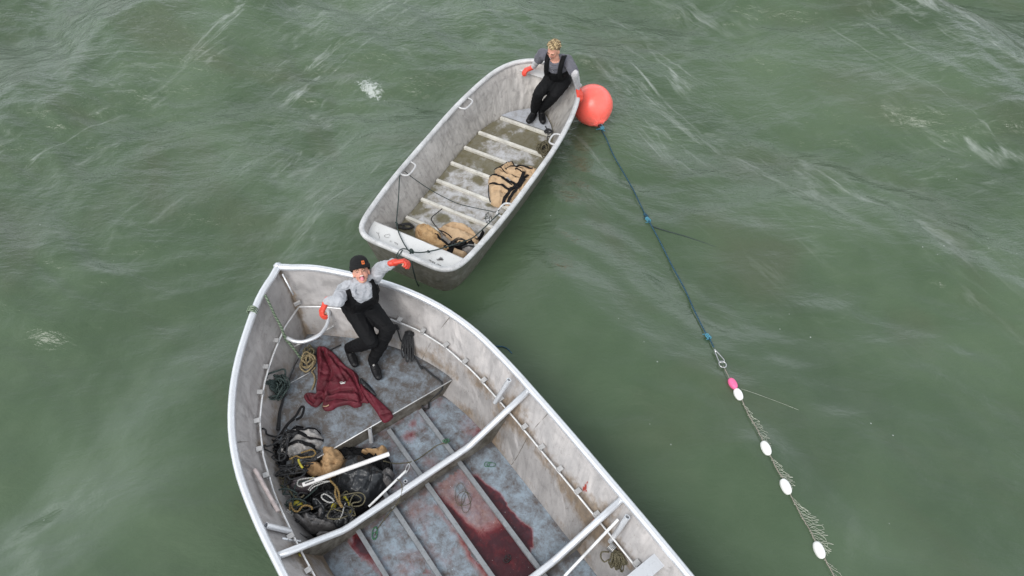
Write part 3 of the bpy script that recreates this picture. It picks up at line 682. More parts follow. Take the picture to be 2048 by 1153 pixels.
M['rope_dark']=rope_mat('dark_green_rope',(.012,.024,.022),(.035,.055,.05),40); M['rope_black']=rope_mat('black_rope',(.006,.007,.008),(.02,.02,.022),40)
M['rope_green']=rope_mat('green_white_rope',(.06,.10,.055),(.22,.27,.19),26); M['rope_tan']=rope_mat('tan_rope',(.16,.12,.06),(.28,.22,.12),50); M['rope_ochre']=rope_mat('ochre_rope',(.12,.07,.018),(.23,.15,.045),40)
M['rope_olive']=rope_mat('olive_rope',(.055,.048,.026),(.125,.108,.06),50); M['rope_grey']=rope_mat('grey_rope',(.22,.22,.21),(.45,.44,.42),40); M['twine_green']=rope_mat('green_twine',(.03,.10,.05),(.06,.2,.10),60)
M['line']=rope_mat('cork_line',(.22,.20,.16),(.34,.31,.26),40); M['mesh']=simple('net_filament',(.50,.52,.44),.5)
M['float']=simple('white_float_foam',(.86,.86,.83),.5,.10,14); M['float_pink']=simple('pink_float_foam',(.82,.14,.32),.5,.15,14)
M['steel']=simple('galvanised_steel',(.55,.55,.55),.3,.25,20,.9); M['plastic_white']=simple('white_pvc_pipe',(.70,.68,.67),.35,.18,9)
M['yellow']=simple('yellow_patch',(.36,.31,.03),.7,.35,20); M['black_web']=simple('black_webbing',(.007,.007,.008),.8,.4,30,0,.15,.004,.2)
def cloth_mat(name,a,d,scale=5,rough=.85,sheen=.0,fine=90,wet=0.,bst=.35):
    m,n,b=mat(name); b.inputs['Specular IOR Level'].default_value=.5 if a[0]>.03 or rough<.6 else .18; v=coords(n); f=nz(n,scale,6,.62,v,.3); c=ramp(n,f,[(.30,d),(.55,a),(.75,tuple(min(1,x*1.15) for x in a))])
    c=mix(n,mth(n,'MULTIPLY',ramp(n,nz(n,scale*4,4,.6,v),[(.58,0.),(.72,1.)]),.35),c,tuple(x*.55 for x in d))
    n.links.new(c,b.inputs['Base Color']); n.links.new(ramp(n,f,[(.3,rough-wet),(.7,rough)]),b.inputs['Roughness'])
    if sheen: b.inputs['Sheen Weight'].default_value=sheen
    p=bump(n,b,nz(n,16,4,.6,v,.6),bst,.02); bump(n,b,nz(n,fine,2,.5,v),.2,.003,p); return m
M['burlap']=cloth_mat('tan_brailer_cloth',(.46,.325,.20),(.28,.18,.10)); M['burlap_dirty']=cloth_mat('soiled_tan_cloth',(.47,.31,.16),(.20,.11,.045),7)
M['burlap2']=cloth_mat('ochre_cloth',(.37,.235,.12),(.20,.115,.05),6)
M['jacket']=cloth_mat('maroon_jacket_cloth',(.095,.003,.012),(.045,.0015,.005),6,.7,0,120); M['tarp']=cloth_mat('black_tarpaulin',(.018,.020,.023),(.007,.008,.009),9,.45,0,60,.15)
M['greybag']=cloth_mat('grey_bag_cloth',(.13,.125,.125),(.045,.042,.042),9,.6,0,80,.1); M['greybag2']=cloth_mat('pale_grey_bag_cloth',(.30,.29,.28),(.10,.09,.09),8,.6)
M['purplebag']=cloth_mat('purplish_grey_bag',(.12,.10,.11),(.05,.04,.045),8,.55)
# ================================================================== rope and cloth helpers
def rope(name,pts,r,mt,label=None,cat='rope',parent=None,group=None,n=7,closed=False,seg=7,jit=0,rf=None,afloat=None):
    c=catmull(pts,n,closed)
    if afloat is not None:
        for i,p in enumerate(c):
            if i>n: p.z=max(p.z,wz(p.x,p.y)+afloat)
    if jit:
        for p in c: p+=Vector((random.uniform(-jit,jit),random.uniform(-jit,jit),random.uniform(0,jit)))
    bm=BM(); tube(bm,c,r,seg,closed,rf=rf); o=obj(name,bm,mt,parent)
    if label: tag(o,label,cat,group)
    return o
def coil_bm(bm,c,rx,ry,turns,r,h=.03,rot=0,seed=0,irr=.3,seg=6,tight=None):
    rg=random.Random(seed); pts=[]; N=turns*9; c=Vector(c); ph=rg.uniform(0,6.28); ca,sa=math.cos(rot),math.sin(rot)
    ox=oy=0; kx=ky=1
    for i in range(N):
        if i%9==0: ox=rg.uniform(-irr,irr)*rx; oy=rg.uniform(-irr,irr)*ry; kx=rg.uniform(.5,1.05); ky=rg.uniform(.5,1.05)
        a=ph+i/9*math.tau*(1 if (i//27)%2==0 else -1); x=math.cos(a)*rx*kx+ox; y=math.sin(a)*ry*ky+oy
        pts.append(c+Vector((x*ca-y*sa,x*sa+y*ca,r+h*rg.random())))
    tube(bm,catmull(pts,4),r,seg); return pts
def coil(name,c,rx,ry,turns,r,mt,label,cat='rope',h=.03,rot=0,seed=0,irr=.3,extra=()):
    bm=BM(); coil_bm(bm,c,rx,ry,turns,r,h,rot,seed,irr)
    for e in extra: tube(bm,catmull(e,6),r,6)
    o=obj(name,bm,mt); tag(o,label,cat); return o
class Drape:
    "cloth or sack lying on a surface: outline, puffed height, pressed-in folds"
    def __init__(s,outline,base,H=.1,edge=.08,folds=(),wr=.02,ws=7,step=.012,seed=0,tilt=None,smooth=3):
        s.o=[(p[0],p[1]) for p in ([q.xy for q in catmull([Vector((a[0],a[1],0)) for a in outline],smooth,True)] if smooth>1 else outline)]
        s.base=base; s.H=H; s.edge=edge; s.folds=folds; s.wr=wr; s.ws=ws; s.step=step; s.seed=seed; s.tilt=tilt
    def h(s,X,Y):
        X=np.atleast_1d(np.asarray(X,float)); Y=np.atleast_1d(np.asarray(Y,float)); ins,d=poly_inside(s.o,X,Y)
        t=np.clip(d/s.edge,0,1); h=s.H*np.sqrt(1-(1-t)**2)
        for path,a,w_ in s.folds:
            dd=np.full(X.shape,1e9); 
            for p,q in zip(path,path[1:]):
                L=(q[0]-p[0])**2+(q[1]-p[1])**2; u=np.clip(((X-p[0])*(q[0]-p[0])+(Y-p[1])*(q[1]-p[1]))/(L+1e-12),0,1); dd=np.minimum(dd,np.hypot(X-p[0]-u*(q[0]-p[0]),Y-p[1]-u*(q[1]-p[1])))
            h=h+a*np.exp(-(dd/w_)**2)*np.minimum(1,d/.03)
        wv=np.array([ (1-abs(2*mn.noise(Vector((x*s.ws+.6*mn.noise(Vector((x*3,y*3,s.seed))),y*s.ws*.75,s.seed+3.1)))))**2 + .5*mn.noise(Vector((x*s.ws*2.3,y*s.ws*2.3,s.seed+9))) for x,y in zip(X,Y)])
        wv2=np.array([max(0,1-abs(3.2*mn.noise(Vector((x*s.ws*1.7+mn.noise(Vector((x*5,y*5,s.seed+4))),y*s.ws*2.6,s.seed+21)))))**1.5 for x,y in zip(X,Y)])
        h=h+(s.wr*(wv-.5)+s.wr*.45*(wv2-.3))*np.minimum(1,d/.03)
        if s.tilt: h=h+s.tilt(X,Y)
        return np.maximum(h,.004+0*h)
    def z(s,p): return s.base+float(s.h([p[0]],[p[1]])[0])
    def build(s,name,mt,parent=None):
        xs=[p[0] for p in s.o]; ys=[p[1] for p in s.o]; g=s.step
        X,Y=np.meshgrid(np.arange(min(xs),max(xs),g),np.arange(min(ys),max(ys),g)); X=X.ravel();Y=Y.ravel(); X=X+rng.uniform(-g*.2,g*.2,X.shape); Y=Y+rng.uniform(-g*.2,g*.2,Y.shape)
        ins,d=poly_inside(s.o,X,Y); k=ins&(d>g*.4); X=X[k];Y=Y[k]; no=len(s.o)
        vv,_,ff,_,_,_=delaunay_2d_cdt([Vector(p) for p in s.o]+[Vector(p) for p in zip(X,Y)],[(i,(i+1)%no) for i in range(no)],[],1,1e-6)
        vx=np.array([v.x for v in vv]);vy=np.array([v.y for v in vv]); hh=s.h(vx,vy)
        bm=BM(); top=[bm.verts.new((a,b,s.base+c)) for a,b,c in zip(vx,vy,hh)]
        for f in ff:
            try:
                F=bm.faces.new([top[i] for i in f])
            except ValueError: pass
        bmesh.ops.recalc_face_normals(bm,faces=bm.faces)
        if bm.faces and sum(f.normal.z for f in bm.faces)<0: bmesh.ops.reverse_faces(bm,faces=bm.faces)
        be=[e for e in bm.edges if len(e.link_faces)==1]; r=bmesh.ops.extrude_edge_only(bm,edges=be)
        for v in r['geom']:
            if isinstance(v,bmesh.types.BMVert): v.co.z=s.base+.001
        bmesh.ops.recalc_face_normals(bm,faces=bm.faces)
        return obj(name,bm,mt,parent)
def strap(bm,D,path,wd,lift=.009,n=8):
    pts=catmull([Vector((p[0],p[1],0)) for p in path],n); 
    q=[Vector((p.x,p.y,D.z(p)+lift)) for p in pts]
    for i in range(1,len(q)-1): q[i].z=(q[i-1].z+2*q[i].z+q[i+1].z)/4+.002
    ribbon(bm,q,wd)
def pp(f,pts,z): return [P(*f(*p),z) for p in pts]
# ================================================================== net line, ropes and floats on the water
def pw(px,up=.01):
    p=P(px[0],px[1],0)
    for _ in range(4): z=wz(p.x,p.y)+up; p=P(px[0],px[1],z)
    return p
bc=P(1185,210,.25); be=P(1199,249,.13); bax=(be-bc).normalized()
by=thing('mooring_buoy','big round coral red inflatable buoy floating against the bow of the small skiff','buoy',(bc.x,bc.y,-.05))
BS=1.10
prof=[(-.262,0),(-.258,.05),(-.24,.11),(-.20,.172),(-.13,.23),(-.05,.257),(.03,.262),(.10,.247),(.165,.212),(.215,.165),(.25,.115),(.275,.07),(.292,.047),(.30,.034)]
bm=BM(); u=bax.orthogonal().normalized(); w_=bax.cross(u); prv=None; sg=48
prof=[(a*BS,b*BS) for a,b in prof]
for t,r in [(q.x,q.y) for q in catmull([(a,b,0) for a,b in prof],4)]:
    ring=[]
    for k in range(sg):
        a=k*math.tau/sg; rib=1+(.10 if k%4 in(0,) else 0)*float(sm(.22,.29,t)); ring.append(bm.verts.new(bc+bax*t+(u*math.cos(a)+w_*math.sin(a))*max(r,.0005)*rib))
    if prv:
        for k in range(sg): bm.faces.new((prv[k],prv[(k+1)%sg],ring[(k+1)%sg],ring[k]))
    prv=ring
bm.faces.new(prv); bmesh.ops.remove_doubles(bm,verts=bm.verts,dist=.0008); bmesh.ops.recalc_face_normals(bm,faces=bm.faces); obj('float_body',bm,M['buoy'],by)
bm=BM()
for k in range(18):
    a=k*math.tau/18; d=(u*math.cos(a)+w_*math.sin(a)); tube(bm,[bc+bax*t+d*(float(np.interp(t,[p[0] for p in prof],[p[1] for p in prof]))-.001) for t in np.linspace(.25,.325,7)],.0055,5,rf=lambda q:.35+1.0*q)
obj('neck_rib',bm,M['buoy'],by)
e0=bc+bax*.315; bm=BM(); tube(bm,[e0,e0+bax*.035],.03,12); tube(bm,[e0+bax*.03,e0+bax*.055],.022,10)
bmesh.ops.create_uvsphere(bm,u_segments=12,v_segments=8,radius=.028,matrix=Matrix.Translation(e0+bax*.055)); obj('eye',bm,M['buoy_eye'],by)
e1=e0+bax*.07
rp=[e1]+[pw(W8(*q),.022) for q in [(165,95),(178,118),(210,192),(245,255),(300,350),(345,440),(370,492),(385,520),(400,545),(450,640),(500,740),(560,850),(610,960),(660,1060),(680,1090),(705,1140)]]
rope('mooring_rope',rp,.0082,M['rope_blue'],'long dark blue rope running over the water from the red buoy to the snap hook','rope',afloat=.014)
o=bpy.data.objects['mooring_rope']
def knot(name,c,r,mt,parent,ax_=Vector((1,-1.6,0)),label=None):
    bm=BM(); ax_=ax_.normalized(); a=ax_.orthogonal().normalized(); b=ax_.cross(a)
    for k in range(3):
        cc=c+ax_*(k-1)*r*1.2; tube(bm,[cc+(a*math.cos(t)+b*math.sin(t))*r+ax_*r*.6*math.sin(t) for t in np.linspace(0,math.tau,11)[:-1]],r*.55,6,True)
    tube(bm,[c,c+a*r*2+ax_*r,c+a*r*3.2-ax_*r*.5],r*.4,5); return obj(name,bm,mt,parent)
knot('twine_lashing',e1+Vector((.01,-.01,.012)),.016,M['rope_cyan'],o,Vector((1,.1,0)))
bm=BM(); tube(bm,catmull([pw(W8(128,72),.02),pw(W8(150,70),.05),pw(W8(172,80),.03)],5),.009,6); obj('twine_tail',bm,M['rope_cyan'],o)
knot('splice',pw(W8(383,515),.03),.018,M['rope_cyan'],o); knot('splice',pw(W8(372,494),.03),.015,M['rope_blue'],o)
knot('lashing',pw(W8(678,1088),.03),.017,M['rope_cyan'],o); bm=BM(); tube(bm,[pw(W8(650,1078),.03),pw(W8(665,1075),.035),pw(W8(680,1085),.03)],.006,5); obj('twine_tail',bm,M['rope_cyan'],o)
sb=[pw(W8(400,545),.012),pw(W8(440,560),.008),pw(W8(500,578),.003),pw(W8(560,595),.001),pw(W8(620,615),-.002),pw(W8(690,640),-.004),pw(W8(760,670),-.012)]
rope('sinking_rope',sb,.0085,M['rope_dark'],'thin dark rope branching off the blue rope and sinking into the water','rope',rf=lambda t:1-.35*t)
hk=thing('snap_hook','pear shaped steel snap hook joining the blue rope to the float line','snap hook',pw(V7(245,320),.02))
a=pw(V7(212,262),.03); b=pw(V7(262,340),.03); c0=pw(V7(264,360),.035); dd=(b-a).normalized(); sd_=dd.cross(Vector((0,0,1))).normalized()
bm=BM(); tube(bm,catmull([a+sd_*.008,a.lerp(b,.5)+sd_*.022,b+sd_*.03,b+dd*.022,b-sd_*.03,a.lerp(b,.5)-sd_*.022,a-sd_*.008],5,True),.0062,7,True); obj('hook_body',bm,M['steel'],hk)
bm=BM(); rr=.042; tube(bm,[c0+dd*(rr*.3)+(dd*math.cos(t)+sd_*math.sin(t))*rr+Vector((0,0,.008*math.sin(t))) for t in np.linspace(0,math.tau,17)[:-1]],.0065,7,True); obj('ring',bm,M['steel'],hk)
bm=BM(); tube(bm,[a-dd*.03,a+dd*.01],.012,8); obj('swivel',bm,M['steel'],hk)
fl_pts=[(275,375),(300,420),(322,468),(345,520),(372,570),(397,612),(425,665),(440,710),(475,790),(500,850),(540,885),(570,915)]
net_px=[W7(195,207),W7(206,230),W7(218,255),W7(237,287),W7(262,335),W7(282,368),W7(310,430),W7(345,490),W7(372,545),W7(386,577),W7(402,605),W7(440,680),W7(462,715),W7(475,750),W7(497,788),W7(540,870),W7(580,940),W7(607,995),W7(625,1035),W7(645,1065),W7(692,1153),W7(735,1240),W7(790,1350)]
lp=[pw(q,.02) for q in net_px]
net=rope('float_line',lp,.0052,M['line'],'thin tan cork line threaded through the white floats, with torn clear netting','net',n=8,jit=.004,afloat=.010)
def float_(px,up,mt,label,group,dirv,L=.078,Rr=.047,nm='net_float'):
    c=pw(px,up); d=dirv.normalized(); u=d.orthogonal().normalized(); w_=d.cross(u); bm=BM(); prv=None
    for i in range(13):
        t=i/12*math.pi; x=-math.cos(t)*L; r=Rr*math.sin(t)**.75 if 0<i<12 else .006
        ring=[bm.verts.new(c+d*x+(u*math.cos(k*math.tau/16)+w_*math.sin(k*math.tau/16))*r) for k in range(16)]
        if prv:
            for k in range(16): bm.faces.new((prv[k],prv[(k+1)%16],ring[(k+1)%16],ring[k]))
        else: bm.faces.new(ring[::-1])
        prv=ring
    bm.faces.new(prv); bmesh.ops.recalc_face_normals(bm,faces=bm.faces); return tag(obj(nm,bm,mt),label,'float',group)
fd=lambda a,b:pw(W7(*b),0)-pw(W7(*a),0)
float_(W7(237,287),.025,M['float_pink'],'pink oval foam float beside the topmost white float, below the snap hook','floats on the net line',fd((222,262),(252,312)),.068,.044)
gf='floats on the net line'
float_(W7(262,335),.025,M['float'],'white oval net float touching the pink float',gf,fd((250,310),(275,362)),.070,.045)
float_(W7(386,577),.025,M['float'],'white oval net float halfway along, second below the pink float',gf,fd((372,548),(400,606)))
float_(W7(475,750),.025,M['float'],'white oval net float third below the pink float, next above the lowest one',gf,fd((460,718),(490,782)),.080,.048)
float_(W7(625,1035),.025,M['float'],'lowest white oval net float, nearest the camera beside the large skiff',gf,fd((610,1000),(640,1070)),.080,.048)
# torn clear netting hanging on the line: knotted diamonds
bm=BM(); rn=random.Random(4)
def mesh_patch(i0,i1,w0,side=1,rows=4):
    A=catmull(lp[i0:i1+1],10); nrm=Vector((0,0,0)); cols=[]
    for i,p in enumerate(A):
        t=(A[min(i+1,len(A)-1)]-A[max(i-1,0)]); t.z=0; t.normalize(); s=Vector((-t.y,t.x,0))*side; k=math.sin(math.pi*min(1,(i+.5)/len(A)))**.6
        cols.append([p+s*(w0*k*j/rows*(1+.25*rn.uniform(-1,1)))+t*(w0*.55*j/rows)+Vector((rn.uniform(-.008,.008),rn.uniform(-.008,.008),0)) for j in range(rows+1)])
    for c_ in cols:
        for p in c_: p.z=wz(p.x,p.y)+.006
    for i in range(len(cols)-1):
        for j in range(rows):
            if rn.random()<.02+.03*j: continue
            a,b=(cols[i][j],cols[i+1][j+1]) if (i+j)%2 else (cols[i+1][j],cols[i][j+1])
            tube(bm,[a,(a+b)/2+Vector((rn.uniform(-.004,.004),rn.uniform(-.004,.004),0)),b],.0017,3,cap=False)
bm.free()
for q in ((5,9,.09,1,3),(10,13,.11,1,3),(14,18,.15,1,4),(19,22,.11,1,3)):
    bm=BM(); mesh_patch(*q); obj('netting',bm,M['mesh'],net,False)
rope('fine_line',[pw(V7(418,568),.02),pw(V7(480,588),.015),pw(V7(560,615),.01),pw(V7(640,645),.006),pw(V7(735,680),.004),pw(V7(900,745),-.001),pw(V7(1000,790),-.01)],.0013,M['mesh'],'very thin pale line drifting right from the pink float','line',seg=4)
rope('floating_rope',[pw((958,682),.001),pw((975,688),.006),pw((992,693),.008),pw((1006,694),.008),pw((1016,699),.006),pw((1024,708),-.004)],.0075,M['rope_blue'],'short dark rope end floating beside the large skiff gunwale','rope')
# ================================================================== in the small skiff
def s3(x,y,z): return P(*R3(x,y),z)
kn=s3(278,932,.60)
a=rope('bridle_rope',[s3(248,548,.60),s3(234,562,.57),s3(228,600,.57),s3(224,680,.52),s3(217,760,.47),s3(215,800,.47),s3(222,835,.485),s3(240,878,.487),s3(262,915,.50),kn],.0072,M['rope_dark'],'dark green bridle rope from the left handle of the small skiff over its transom','rope')
rope('bridle_leg',[kn,s3(320,935,.56),s3(350,932,.50),s3(400,922,.487),s3(440,910,.487),s3(500,892,.47),s3(560,870,.42),s3(600,838,.44),s3(640,800,.50),s3(668,772,.58),s3(690,752,.62)],.0078,M['rope_dark'],None,parent=a)
knot('bridle_knot',kn+Vector((.02,0,.015)),.014,M['rope_dark'],a); knot('bridle_knot',s3(362,930,.51),.008,M['rope_dark'],a); knot('bridle_knot',s3(215,800,.48),.009,M['rope_dark'],a)
rope('painter',[kn,s3(277,948,.60),s3(283,970,.57),s3(288,1000,.50),s3(296,1035,.36),s3(304,1062,.20),s3(316,1090,.06),s3(335,1125,-.01),s3(350,1150,-.03)],.008,M['rope_dark'],'dark rope hanging over the small skiff transom into the water','rope')
rope('hand_loop',[kn,s3(262,920,.60),s3(240,918,.62),s3(225,930,.62),s3(214,950,.60),s3(213,962,.585),s3(222,955,.62),s3(232,938,.63),s3(243,924,.62)],.007,M['rope_dark'],None,parent=a)
rope('thin_rope',[s3(252,560,.585),s3(300,598,.42),s3(370,645,.28),s3(440,683,.20),s3(500,710,.19),s3(580,730,.26),s3(640,742,.40),s3(668,748,.52),s3(690,738,.61)],.0055,M['rope_dark'],'thin dark rope stretched across the small skiff between two lifting handles','rope')
coil('wire_loop',s3(640,800,.30),.05,.06,2,.004,M['rope_dark'],'loose thin wire loops beside the right side of the small skiff behind the tan sack','wire',h=.16,seed=4)
# hose / bent rod by the stern sack
rope('bent_hose',[s3(425,733,.16),s3(410,745,.17),s3(385,765,.17),s3(375,780,.18),s3(385,800,.20),s3(410,830,.30),s3(440,858,.33)],.0065,M['rope_black'],'thin black hose bent over the sack in the small skiff','hose')
# striped brailer bag
ol=pp(Z5,[(310,375),(400,350),(405,240),(440,235),(680,135),(745,205),(820,190),(900,215),(1080,240),(1150,300),(1000,520),(860,700),(720,830),(620,860),(520,850),(480,860),(340,800),(318,640),(300,490)],.22)
fold=[(pp(Z5,[(405,240),(600,330),(820,440)],.22),-.055,.02),(pp(Z5,[(310,375),(500,400),(690,560)],.22),-.03,.014),(pp(Z5,[(600,270),(760,210),(860,300)],.22),-.04,.02),(pp(Z5,[(330,600),(500,640),(620,690)],.22),-.02,.02),(pp(Z5,[(740,330),(820,330),(860,330)],.22),.03,.03)]
D1=Drape(ol,.105,.10,.09,fold,.030,7,.012,1)
bag=thing('brailer_bag','tan sack with black webbing stripes lying in the middle of the small skiff','sack',(ol[0].x,ol[0].y,.1)); D1.build('sack_cloth',M['burlap'],bag)
def sbm(D,fz,lst,parent,z,wd,name='strap',mt='black_web'):
    bm=BM()
    for q in lst:
        w2=wd
        if isinstance(q[0],(int,float)): w2,q=q[0],q[1]
        strap(bm,D,pp(fz,q,z),w2)
    return obj(name,bm,M[mt],parent,False)
sbm(D1,Z5,[(.036,[(310,500),(400,520),(520,580),(640,640)]),(.040,[(360,360),(450,380),(600,460),(740,540)]),(.018,[(310,385),(420,400),(540,460),(690,560)])],bag,.23,.03)
sbm(D1,Z5,[(.014,[(400,245),(470,240),(600,320),(720,400),(820,440)]),(.013,[(480,235),(600,175),(680,135),(720,190),(790,260),(860,320)]),(.028,[(590,290),(660,230),(760,205),(850,215),(920,260),(1030,300)]),(.02,[(740,345),(780,330),(840,350),(900,380)]),(.012,[(305,500),(300,620),(310,720),(335,800)])],bag,.23,.014,'strap')
sbm(D1,Z5,[(.045,[(540,850),(600,730),(700,620),(800,540),(860,440),(890,340)]),(.035,[(640,640),(720,600),(830,520),(960,380)]),(.04,[(620,840),(700,720),(800,600),(900,480)])],bag,.23,.05,'strap')
bm=BM(); p=D1; q=pp(Z5,[(600,450),(690,500),(740,530)],.23); strap(bm,D1,q,.02,.009); obj('buckle',bm,M['greybag2'],bag,False)
# stern sacks
ol=pp(Z6,[(660,330),(690,285),(760,260),(850,290),(960,370),(1005,460),(1085,540),(1050,585),(960,590),(860,555),(750,495),(690,445),(668,400)],.2)
D2=Drape(ol,.105,.12,.07,[(pp(Z6,[(700,360),(760,460),(900,520),(1040,560)],.2),-.05,.018),(pp(Z6,[(760,290),(850,370),(960,450)],.2),-.035,.02),(pp(Z6,[(690,440),(800,500),(960,575)],.2),.02,.02)],.045,8,.010,2)
bag=thing('folded_sack','dirty ochre sack crumpled against the stern seat of the small skiff','sack',(ol[0].x,ol[0].y,.1)); D2.build('sack_cloth',M['burlap_dirty'],bag)
sbm(D2,Z6,[(.03,[(900,380),(970,440),(1040,490),(1110,530)])],bag,.25,.03)
ol=pp(Z6,[(930,320),(960,308),(1045,272),(1150,262),(1280,285),(1380,340),(1440,450),(1400,490),(1290,500),(1180,515),(1110,455),(1030,390)],.2)
D3=Drape(ol,.105,.10,.06,[(pp(Z6,[(1040,300),(1180,330),(1320,380),(1420,450)],.2),-.05,.02),(pp(Z6,[(970,330),(1080,400),(1150,480)],.2),-.03,.015),(pp(Z6,[(1060,285),(1250,300)],.2),.025,.03)],.030,7,.010,3)
bag=thing('folded_sack','clean light tan sack folded beside the dirty ochre sack','sack',(ol[0].x,ol[0].y,.1)); D3.build('sack_cloth',M['burlap'],bag)
sbm(D3,Z6,[(.014,[(940,330),(1000,360),(1060,400),(1110,440)]),(.026,[(1130,480),(1200,520),(1260,500)])],bag,.2,.02)
ol=pp(Z6,[(1130,600),(1150,585),(1300,640),(1290,680),(1230,725),(1120,670)],.16)
D4=Drape(ol,.105,.10,.05,[],.014,7,.011,4); tag(D4.build('sack_corner',M['burlap']),'small tan cloth corner in the right stern of the small skiff','cloth')
ol=pp(Z6,[(960,590),(1100,540),(1180,520),(1290,500),(1420,470),(1480,380),(1510,400),(1450,490),(1400,540),(1330,640),(1180,590),(1130,660),(1060,640)],.12)
D5=Drape(ol,.102,.07,.04,[],.03,12,.012,5); o=D5.build('webbing_heap',M['black_web']); tag(o,'black webbing and rags heaped around the tan sacks in the small skiff','webbing')
sbm(D5,Z6,[(.02,[(1150,560),(1230,560),(1330,600)]),(.016,[(1090,560),(1150,520),(1250,540),(1340,470)])],o,.15,.02,'strap','black_web')
bm=BM(); coil_bm(bm,P(*Z6(1190,530),.17),.09,.05,4,.006,.04,.3,3); tube(bm,catmull(pp(Z6,[(1240,580),(1300,560),(1380,570),(1400,600)],.2),5),.012,7); obj('strap_tangle',bm,M['rope_black'],o)
ol=pp(Z6,[(1240,570),(1300,545),(1390,545),(1380,600),(1300,635),(1250,610)],.16); D=Drape(ol,.11,.09,.04,[],.02,14,.012,8); tag(D.build('grey_rag',M['greybag2']),'pale grey rag beside the tan cloth corner in the small skiff','rag')
coil('rope_scrap',P(*Z6(570,330),.12),.10,.07,4,.010,M['rope_black'],'black rope scraps in the left stern corner of the small skiff beside the ochre sack',h=.03,seed=9)
coil('rope_tangle',P(*R3(890,470),.12),.10,.13,7,.0085,M['rope_olive'],'brown muddy rope tangle under the right lifting handle of the small skiff',h=.07,seed=2)
coil('strap_piece',P(*R3(912,380),.16),.08,.05,3,.007,M['rope_black'],'thin black cord crumpled on the bow step of the small skiff',h=.02,seed=6,extra=[[P(*R3(900,352),.16),P(*R3(912,375),.17),P(*R3(915,400),.17),P(*R3(945,388),.17)],[P(*R3(910,400),.17),P(*R3(905,440),.16),P(*R3(880,455),.15)]])
MK=simple('dark_paint_marks',(.06,.055,.055),.8); MW=simple('pale_scratch_marks',(.5,.5,.48),.8)
st_seat=bpy.data.objects['stern_seat']
rg=random.Random(3)
def scrawl(lines,r):
    bm=BM()
    for l in lines: tube(bm,l,r,4)
    obj('scrawled_mark',bm,MK,st_seat,False)
c=P(*Q2(1335,800),.4665); scrawl([[c,c+Vector((math.cos(R(-10+k*25)),math.sin(R(-10+k*25)),0))*.05*rg.uniform(.6,1)] for k in range(9)],.0035)
def wiggle(pts): return [[P(*Q2(x+rg.uniform(-8,8),y+rg.uniform(-6,6)),.4665) for x,y in pts]]
scrawl(wiggle([(1140,790),(1165,800),(1150,812),(1180,815),(1205,830),(1190,845),(1225,835),(1240,850),(1235,865)]),.0028)
scrawl(wiggle([(1270,875),(1290,868),(1300,885),(1330,895),(1335,908),(1355,905)]),.0028)
q=P(*Q2(395,375),.4665); scrawl([[q+Vector((math.cos(t)*.035,math.sin(t)*.024,0)) for t in np.linspace(0,5.6,12)]],.0018)
scrawl(wiggle([(205,300),(225,330),(250,320),(240,360),(255,390),(245,420)]),.0018); scrawl(wiggle([(515,480),(535,505),(550,490),(575,515),(565,530)]),.0022)
# scratched numerals on the inner side of the bow
def wall_small(s,z,side):
    v=(z-.1)/(sgz(s)-.1); k=v**1.15; best=min(range(len(RF)),key=lambda i:abs((RF[i][0]*(1-k)+RG[i][0]*k)-s)+(10 if RG[i][1]*side<0 else 0)); f,g=RF[best],RG[best]; return sw(f[0]*(1-k)+g[0]*k,f[1]*(1-k)+g[1]*k,z)
p0=wall_small(3.05,.42,-1); px_=wall_small(3.2,.42,-1)-p0; py_=wall_small(3.05,.52,-1)-p0; nn=px_.cross(py_).normalized(); nn*=(1 if nn.dot(NS)>0 else -1)
xd=-px_ if True else px_
numerals('237',p0+nn*.008,px_ if px_.cross(py_).dot(NS)>0 else -px_,py_,.075,MW,'scratched_number',sml)
# ================================================================== in the large skiff
def b5(x,y,z): return P(*R5(x,y),z)
# maroon jacket with hood, sleeves
jk=thing('rain_jacket','dark red hooded jacket spread out on the bow deck beside the seated person','jacket',P(*Q3(560,560),.305))
ol=pp(Q3,[(290,75),(380,62),(470,110),(560,190),(640,280),(700,340),(790,390),(845,450),(860,560),(930,700),(985,800),(980,830),(905,820),(885,870),(790,890),(700,850),(560,880),(500,920),(400,935),(355,880),(370,800),(300,870),(240,880),(150,820),(105,740),(150,690),(230,690),(275,700),(270,620),(290,500),(290,300),(280,180)],.36)
fj=[]
for q,a,w2 in [([(330,90),(350,300),(330,480),(280,600)],.03,.02),([(400,80),(460,200),(560,340),(640,420)],.03,.02),([(450,170),(520,260),(620,400),(700,520)],-.03,.015),([(370,130),(420,250),(480,380),(500,520)],-.03,.014),([(300,420),(400,450),(480,430)],-.022,.014),([(480,420),(440,560),(380,700),(330,730)],-.045,.016),([(430,560),(410,700),(300,715)],.03,.022),([(460,710),(620,660),(780,660)],-.035,.014),([(420,780),(600,730),(840,740)],.03,.02),([(430,800),(620,770),(840,830)],-.03,.012),([(700,370),(780,500),(860,640),(900,760)],-.045,.016),([(760,390),(850,560),(960,760)],.035,.022),([(840,700),(880,760),(890,830)],-.04,.016),([(290,760),(350,740),(380,780)],-.05,.018),([(160,720),(190,790),(240,830)],-.03,.014),([(580,480),(640,540),(700,500)],-.02,.02),([(540,300),(620,330),(720,420)],-.018,.014),([(560,870),(720,830),(850,840)],.02,.02)]: fj.append((pp(Q3,q,.36),a,w2))
DJ=Drape(ol,.303,.040,.035,fj,.013,6.5,.0085,7); DJ.build('jacket_body',M['jacket'],jk)
def sleeve_tilt(X,Y): return 0*X
ol=pp(Q3,[(880,560),(960,640),(1060,720),(1180,830),(1300,950),(1318,1030),(1215,1095),(1160,1060),(1100,960),(1020,850),(940,760),(880,660)],.36)
